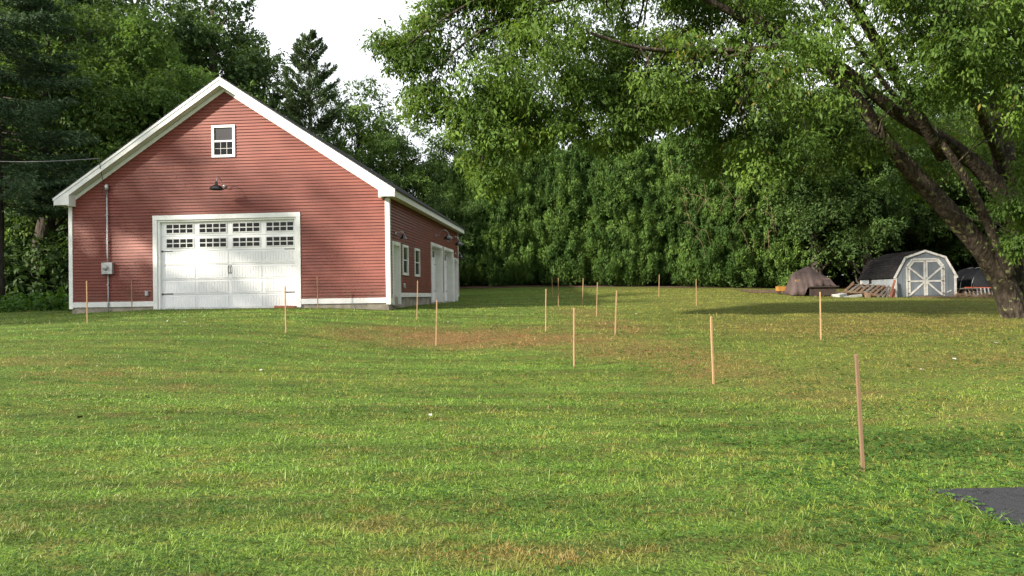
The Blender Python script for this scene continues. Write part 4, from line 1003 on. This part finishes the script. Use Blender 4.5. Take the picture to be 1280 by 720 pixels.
# right-hand woods
for (px, Y, ms, s, rz, lab) in ((965, 50.5, BL_D, .92, .5, 'leafy tree at the right end of the hedge with bare hanging twigs'),
                               (1022, 46.5, BL_D, 1.02, 2.0, 'dark leafy tree above the brown tarp'),
                               (1085, 45.5, BL_D, 1.0, 3.6, 'dark leafy tree behind the shed roof'),
                               (1165, 48, BL_D, 1.0, 5.1, 'dark leafy tree directly behind the shed'),
                               (1250, 46, BL_D, .95, 1.2, 'dark leafy tree behind the domed shelter'),
                               (1340, 44, BL_D, 1.0, 2.9, 'dark leafy tree beyond the right edge of the picture'),
                               (985, 55, BL_A, .78, .9, 'tall thin-crowned tree with trunk showing against the sky'),
                               (1080, 57, BL_A, .85, 2.2, 'tall tree deep in the woods above the shed'),
                               (1190, 56, BL_A, .85, 4.2, 'tall tree deep in the woods right of the shed'),
                               (1300, 54, BL_B, 1.0, 1.5, 'tall mid-green tree deep in the woods at the right edge')):
    tw = plant('leafy_tree', ms, pxX(px, Y), Y, rz, s, lab, grp='trees of the right-hand woods')
    if px == 965:                                            # bare hanging twigs on its left flank
        Mi = Matrix.LocRotScale(tw.location, tw.rotation_euler, tw.scale).inverted(); bt = MB(); r3 = random.Random(8)
        for k in range(34):
            p = at(r3.uniform(835, 985), r3.uniform(165, 300), r3.uniform(44.8, 46.0)); pts = [Mi @ p]
            d = Vector((r3.uniform(-.5, .5), -.1, r3.uniform(-.2, .3)))
            for j in range(6):
                p = p + d*r3.uniform(.25, .5); d = d + Vector((r3.uniform(-.15, .15), r3.uniform(-.05, .05), -.22)); pts.append(Mi @ p)
            bt.tube(pts, [.016, .015, .013, .011, .009, .007, .004], 5)
        bt.build('bare_twigs', M['old_wood'], tw, kind='stuff')

# woodland mass closing the view
rs = np.random.RandomState(77); C_ = []; r_ = []
for (x0, x1, y0, y1, zt, n) in ((-48, -14, 60, 70, 8, 260), (-48, -20, 44, 60, 5, 170), (-14, 4, 60, 70, 7, 120), (4, 17, 56, 66, 6.5, 110), (16, 56, 52, 66, 10, 330), (-36, -16.5, 37, 46, 3.4, 120), (15, 36, 49, 56, 5, 170), (22, 33, 50, 53, 2.2, 50)):
    x = rs.uniform(x0, x1, n); y = rs.uniform(y0, y1, n); z = rs.uniform(0, 1, n)*zt; C_.append(np.stack([x, y, z+G(x, y)], 1)); r_.append(rs.uniform(1.0, 1.9, n))
C_ = np.concatenate(C_); r_ = np.concatenate(r_)
V, a = clump(C_, r_, 140, rs, .33, per=5, twig=.7)
link('woodland', np_mesh('woodland', V, 4, M['wood'], {'rnd': a}), label='dark mass of woods behind everything', cat='woodland', kind='stuff')
# low plants under the left trees
n = 150; x = rs.uniform(-27, -15.3, n); y = rs.uniform(29, 36, n)
keep = y > 29.5 + (x+21)*.0
V, a = clump(np.stack([x, y, G(x, y)+.22], 1), rs.uniform(.25, .5, n), 70, rs, .2, per=5, twig=.25)
link('ground_cover', np_mesh('ground_cover', V, 4, M['weed'], {'rnd': a}), label='low leafy ground cover under the trees left of the barn', cat='ground cover', kind='stuff')

# trees beside and behind the viewer whose shade falls on the barn and lawn
SHADE = [(-30.6, 14.4, BL_S, 1.04, 1.0, 'tall tree outside the picture at left, shading the barn front'),
         (-34, 21, BL_A, 1.0, 2.0, 'leafy tree outside the picture at left, nearer the woods'),
         (-24, 19.5, BL_S, .52, 4.0, 'smaller leafy tree outside the picture at left, near the barn'),
         (-39, 8, BL_S, .85, 5.0, 'tall tree left of the viewer at the lawn edge')]
SHADE += [(25, 9, BL_A, .9, 2.2, 'unseen tall tree added at right to dim the barn side, level with the near stake'), (29, 19, BL_A, .95, .7, 'unseen tall tree added at right to dim the barn side, beyond the maple'), (22, -1, BL_B, 1.0, 3.3, 'unseen leafy tree added at right to dim the barn side, beside the driveway')]  # unseen trees added at right to cut skylight on the barn side wall
for (x, y, ms, s, rz, lab) in SHADE: plant('shade_tree', ms, x, y, rz, s, lab, grp='shade trees around the viewer')

# ------------------------------------------------------------------ big maple
def maple():
    base = gp(1268, 400, 23.6); rr = random.Random(17); rs = np.random.RandomState(17)
    t = empty('maple_tree', base, label='huge old maple with leaning lichen-covered trunks overhanging the lawn', cat='tree')
    inv = -base
    def Q(l): return [at(px, py, Y)+inv for (px, py, Y) in l]
    tk = MB(); limbs = []
    def stem(l, rad, sides=12, rough=.05):
        rad = [q*.88 for q in rad]; pts = Q(l); P2, R2 = [], []
        for i in range(len(pts)-1):
            n = 4
            for k in range(n):
                u = k/n; a, b = pts[max(i-1, 0)], pts[i]; c, d = pts[i+1], pts[min(i+2, len(pts)-1)]
                p = .5*((2*b) + (c-a)*u + (2*a-5*b+4*c-d)*u*u + (3*b-a-3*c+d)*u**3)
                P2.append(p); R2.append((rad[i]+(rad[i+1]-rad[i])*u))
        P2.append(pts[-1]); R2.append(rad[-1]); limbs.extend(zip(P2, R2))
        if rad[0] > .19:                                     # ridged bark: fine rings, radius pushed by stretched noise
            P3_, R3_ = [], []
            for i in range(len(P2)-1):
                for k in range(4): P3_.append(P2[i].lerp(P2[i+1], k/4)); R3_.append(R2[i]+(R2[i+1]-R2[i])*k/4)
            P3_.append(P2[-1]); R3_.append(R2[-1]); ns = 40; v0 = len(tk.v); tk.tube(P3_, R3_, ns)
            for i in range(len(P3_)):
                for k in range(ns):
                    j = v0+i*ns+k; p = Vector(tk.v[j]); d = p-P3_[i]; az = k/ns*6.283
                    q = Vector((math.cos(az)*2.6, math.sin(az)*2.6, i*.13))
                    n1 = mnoise.noise(q*1.0+Vector((7, rad[0]*9, 0))); n2 = mnoise.noise(Vector((math.cos(az)*7, math.sin(az)*7, i*.22))); n3 = mnoise.noise(q*.35)
                    tk.v[j] = tuple(P3_[i] + d*(1+.16*n1-.10*abs(n2)*2+.14*n3))
        else: tk.tube(P2, R2, sides, True, rough, rr)
    stem([(1275, 414, 23.5), (1266, 388, 23.4), (1247, 340, 23.2), (1205, 285, 22.9), (1150, 226, 22.5), (1108, 178, 22.1), (1070, 122, 21.6), (1022, 78, 21), (965, 42, 20.4), (900, 8, 19.8), (840, -22, 19.3)],
         [.60, .46, .38, .33, .28, .24, .20, .17, .14, .11, .07], 16)
    stem([(1292, 416, 23.7), (1288, 380, 23.7), (1284, 320, 23.7), (1272, 262, 23.6), (1256, 205, 23.5), (1249, 130, 23.4), (1247, 50, 23.3), (1240, -60, 23), (1225, -170, 22.6)],
         [.66, .56, .50, .46, .36, .30, .27, .20, .12], 16)
    stem([(1280, 312, 23.6), (1262, 262, 23.4), (1235, 219, 23.0), (1185, 180, 22.6), (1120, 140, 22), (1062, 92, 21.4), (1010, 60, 20.8), (940, 62, 20.2), (870, 64, 19.8), (800, 60, 19.4), (735, 40, 19)],
         [.36, .32, .28, .25, .20, .17, .13, .09, .075, .06, .035], 12)
    stem([(1262, 345, 23.0), (1241, 294, 22.8), (1214, 237, 22.5), (1188, 194, 22.2), (1160, 160, 22), (1110, 110, 21.6), (1060, 40, 21), (1000, -30, 20.5)], [.2, .17, .14, .12, .10, .08, .06, .04], 10)
    stem([(1284, 330, 24.2), (1294, 250, 24.6), (1305, 160, 25), (1330, 40, 25.5), (1350, -100, 26)], [.35, .3, .26, .2, .12], 10)
    stem([(1050, 84, 21.2), (960, 30, 21.5), (880, -5, 21.5), (780, -15, 21.5), (680, 5, 21.3), (600, 40, 21), (540, 90, 20.8)], [.2, .15, .12, .10, .07, .05, .02], 8)
    stem([(1178, 196, 22.5), (1100, 60, 20), (1020, -60, 18), (920, -120, 16.5)], [.2, .16, .1, .05], 8)
    stem([(1252, 200, 23.5), (1200, 80, 20), (1170, -30, 17.5), (1160, -120, 15.5)], [.2, .14, .1, .05], 8)
    stem([(840, -22, 19.3), (740, -30, 20), (640, -20, 20.5), (560, 20, 20.8), (505, 60, 20.8)], [.1, .08, .06, .04, .02], 7)
    stem([(700, 72, 21), (655, 120, 21), (610, 175, 21), (600, 220, 21)], [.05, .04, .025, .01], 6)
    # dead twigs
    stem([(1160, 252, 22.0), (1182, 222, 21.8), (1205, 195, 21.6), (1228, 178, 21.8), (1250, 174, 23)], [.012, .018, .022, .026, .03], 6)
    # foliage: regions in front of / around the limbs, each at its own depth
    cl, cr = [], []
    def fill(n, xr, yr, dr, rad, test=None):
        k = 0
        while k < n:
            px, py, Y = rr.uniform(*xr), rr.uniform(*yr), rr.uniform(*dr)
            if test and not test(px, py): continue
            cl.append(at(px, py, Y)+inv); cr.append(rr.uniform(*rad)); k += 1
    fill(66, (620, 960), (-150, 150), (18.5, 25), (.5, .95), lambda x, y: y < 118 + 30*math.sin(x*.03) and not (775 < x < 960 and 15 < y < 90 and rr.random() < .8))
    fill(85, (940, 1330), (-170, 130), (18, 26), (.65, 1.15))
    fill(40, (1040, 1330), (-40, 165), (17, 20), (.5, .9), lambda x, y: y < 60+(x-1000)*.33)
    fill(42, (478, 660), (-120, 130), (20, 22.5), (.45, .85), lambda x, y: x > 560-.5*(y+60) if y < 60 else x > 500+.35*(y-60))
    fill(20, (540, 665), (110, 235), (20, 22), (.35, .65), lambda x, y: abs(x-600) < 70-(y-110)*.22)
    fill(20, (650, 900), (90, 190), (20, 23), (.3, .6), lambda x, y: y < 165+18*math.sin(x*.05))
    fill(26, (880, 1110), (110, 215), (20, 25), (.45, .8))
    fill(30, (1090, 1320), (110, 235), (25, 29), (.5, .9))
    fill(28, (620, 800), (50, 190), (20, 24.5), (.3, .6))
    fill(34, (760, 960), (-20, 120), (20, 25), (.28, .55))
    fill(15, (790, 960), (95, 200), (20, 25), (.3, .5))
    fill(9, (466, 540), (15, 120), (20.5, 22), (.28, .45))
    fill(8, (1255, 1330), (190, 330), (21, 22.5), (.3, .5))
    fill(46, (640, 1010), (-120, 120), (26, 32), (.8, 1.3), lambda x, y: not (690 < x < 950 and 10 < y))  # rear of the crown extended here to throw shade on the shed
    fill(60, (700, 1400), (-420, -150), (17, 28), (.9, 1.6))
    c = np.array([tuple(v) for v in cl]); r = np.array(cr)
    V, a = clump(c, r, 600, rs, .130, .75, .6, .38, 7, .40, .65, .55)
    link('crown', np_mesh('crown', V, 4, M['maple'], {'rnd': a}), t)
    LP = np.array([tuple(p) for p, _ in limbs]); LR = [q for _, q in limbs]
    for k in range(len(cl)):
        if rr.random() < .62:
            dist = np.linalg.norm(LP-c[k], axis=1) + np.array(LR)*8; j = int(dist.argmin())
            if dist[j] < 7: limb(tk, LP[j], c[k], min(.035, LR[j]*.5), .008, rr, 6, .05, 5, .14)
        if k % 2 == 0:
            for q in range(4):                               # fine twigs inside the leaf sprays
                e = Vector((rr.uniform(-1, 1), rr.uniform(-1, 1), rr.uniform(-.6, .5))).normalized()*cr[k]*1.05
                p0 = Vector(c[k]); tk.tube([p0, p0+e*.5+Vector((0, 0, .08)), p0+e-Vector((0, 0, .12))], [.011, .008, .004], 3, False)
    tk.build('trunk', M['bark_maple'], t, True)
maple()

# ------------------------------------------------------------------ grass blades
def grass():
    rs = np.random.RandomState(123)
    NT, PB = 53500, 11; N = NT*PB
    d = np.repeat((rs.uniform(2.9**.4, 44**.4, NT))**2.5, PB); ang = np.repeat(rs.uniform(-.80, .80, NT), PB)
    oa = rs.uniform(0, 2*np.pi, N); orr = np.abs(rs.normal(size=N))*.026*(d/4)**.75
    th_ = np.repeat(rs.gamma(9, 1/9, NT), PB); tr_n = np.repeat(rs.uniform(0, 1, NT), PB)
    x = d*np.tan(ang)+np.cos(oa)*orr; y = d+np.sin(oa)*orr
    k = np.ones(N, bool)
    ins = (x > DX+.05*rs.normal(size=N)*.6) & (x < 11) & (y < DY-.0+.02*rs.normal(size=N)); k &= ~ins
    bx = x-BARN[0]; by = y-BARN[1]; u = bx*math.cos(TH)+by*math.sin(TH); v = -bx*math.sin(TH)+by*math.cos(TH)
    k &= ~((u < .1) & (u > -W_-.1) & (v > -.06) & (v < D_))
    k &= np.abs(ang) < .76
    x, y, d, oa, th_, tr_n = x[k], y[k], d[k], oa[k], th_[k], tr_n[k]; n = len(x)
    # clumpy: thin by a smooth random field
    f = np.sin(x*3.1+1.7*np.sin(y*2.3))*np.sin(y*3.7+1.3*np.sin(x*2.9)); kk = rs.uniform(0, 1, n) < .80+.2*f
    x, y, d, f, oa, th_, tr_n = x[kk], y[kk], d[kk], f[kk], oa[kk], th_[kk], tr_n[kk]; n = len(x)
    z = G(x, y)
    h = rs.gamma(9, .0039, n)*(1+.22*f)*th_*np.interp(d, [3, 12, 40], [1.05, 1.0, 1.2])
    edge = (np.abs(x-DX) < .18) & (y < DY+.1); h = np.where(edge, h*rs.uniform(.8, 2.0, n), h)
    w = rs.uniform(.0032, .0056, n)*(d/4)**.86
    az = oa+rs.normal(size=n)*.6; lean = rs.uniform(.2, 1.25, n)
    D = np.stack([np.cos(az)*lean, np.sin(az)*lean, np.ones(n)], 1); D = unit(D)
    sa = rs.uniform(0, np.pi, n); S = np.stack([np.cos(sa), np.sin(sa)*.6, np.zeros(n)], 1)
    B = np.stack([x, y, z-.004], 1); H_ = h[:, None]; Wd = w[:, None]
    mid = B + D*H_*.55; tip = B + D*H_*.95 + np.stack([np.cos(az), np.sin(az), -np.ones(n)*.35], 1)*H_*(.35*lean[:, None])
    rnd = np.clip(.55*tr_n+.45*rs.uniform(0, 1, n), 0, 1); rnd = np.where(rs.uniform(0, 1, n) < .015, .99, rnd*.94)
    near = d < 11
    A_ = np.stack([B-S*Wd*.5, B+S*Wd*.5, mid+S*Wd*.42, mid-S*Wd*.42], 1)[near].reshape(-1, 3)
    T_ = np.stack([mid-S*Wd*.42, mid+S*Wd*.42, tip], 1)[near].reshape(-1, 3)
    F_ = np.stack([B-S*Wd*.5, B+S*Wd*.5, tip], 1)[~near].reshape(-1, 3)
    g1 = np_mesh('grass', A_, 4, M['grass'], {'rnd': rnd[near]})
    g2 = np_mesh('grass', np.concatenate([T_, F_]), 3, M['grass'], {'rnd': np.concatenate([rnd[near], rnd[~near]])})
    bm = bmesh.new(); bm.from_mesh(g1); bm.from_mesh(g2); bm.to_mesh(g1); bm.free(); bpy.data.meshes.remove(g2)
    link('grass', g1, label='mown lawn grass with dry brown patches', cat='grass', kind='stuff')
    # clover and broad weeds
    n = 70000; d = (rs.uniform(2.9**.5, 20**.5, n))**2; ang = rs.uniform(-.74, .74, n); x = d*np.tan(ang); y = d
    p = .12+.25*(np.sin(x*1.3+2*np.sin(y*.9))*np.sin(y*1.9+x*.4) > .35)+np.clip((x-1.6)*.35, 0, .7)*(y < 8.5)
    k = (rs.uniform(0, 1, n) < p) & ~((x > DX+.06) & (x < 11) & (y < DY)); x, y, d = x[k], y[k], d[k]; n = len(x)
    x, y, d = (np.repeat(q, 3) for q in (x, y, d)); zz = np.repeat(rs.uniform(.012, .05, n), 3); a0 = np.repeat(rs.uniform(0, 6.28, n), 3)+np.tile([0, 2.09, 4.19], n); n = len(x)
    P = np.stack([x, y, G(x, y)+zz], 1)
    D = unit(np.stack([np.cos(a0), np.sin(a0), rs.uniform(-.15, .35, n)], 1)); Nn = unit(np.stack([rs.normal(size=n)*.4, rs.normal(size=n)*.4-.2, np.ones(n)], 1))
    L_ = np.repeat(rs.uniform(.012, .026, n//3), 3)*(1+.25*(x > 2))*(d/5)**.35
    link('clover', np_mesh('clover', quads(P, D, Nn, L_, L_*.85, .1, rs), 4, M['weed'], {'rnd': rs.uniform(0, 1, n)}), label='clover and broad-leaved weeds in the lawn', cat='clover', kind='stuff')
grass()

# ------------------------------------------------------------------ small litter on the lawn
leafm = MB(); 
for (a, b) in (((0, 0, 0), 0),): pass
lv = [(0, -.5, 0), (.28, -.2, .06), (.42, .1, .10), (.2, .25, .05), (0, .6, .12), (-.2, .25, .05), (-.42, .1, .10), (-.28, -.2, .06), (0, 0, -.02)]
lf = [(8, i, (i+1) % 8) for i in range(8)]
def litter(m): return MB().add(lv, lf).mesh('fallen_leaf', m)
pale = litter(paint('pale_leaf_underside', (.40, .42, .40), (.3, .32, .3), .7)); dark = litter(paint('dark_red_leaf', (.06, .016, .014), (.04, .012, .012), .7))
rr = random.Random(31)
SP = [(326, 462, .11), (538, 518, .11), (522, 519, .07), (121, 457, .09), (128, 455, .1), (209, 401, .1), (230, 402, .1), (1133, 519, .09), (1027, 519, .05), (795, 392, .12), (905, 452, .12), (933, 468, .13), (925, 449, .1), (867, 399, .12), (1193, 448, .14), (1245, 428, .16), (1151, 461, .1), (97, 404, .09), (640, 452, .07), (733, 377, .13), (661, 374, .14), (1029, 690, .035), (560, 402, .09)]
for (px, py, s) in SP:
    r = ray(px, py); Y = 5
    for _ in range(60):
        q = r*Y + Vector((0, 0, EYE)); Y += (q.z-gz(q.x, q.y)-.05)*Y/1.7*.7
    q = r*Y
    o = link('fallen_leaf', pale, label='small pale fallen leaf lying on the lawn', cat='leaf', group='pale fallen leaves on the lawn'); o.location = (q.x, q.y, gz(q.x, q.y)+.045); s *= .55; o.scale = (s, s, s); o.rotation_euler = (rr.uniform(-.4, .4), rr.uniform(-.4, .4), rr.uniform(0, 6))
q = ray(100, 532)*9.2
o = link('fallen_leaf', dark, label='single dark red fallen leaf on the left foreground lawn', cat='leaf'); o.location = (q.x, q.y, gz(q.x, q.y)+.055); o.scale = (.09, .09, .09); o.rotation_euler = (-.5, .2, 1)
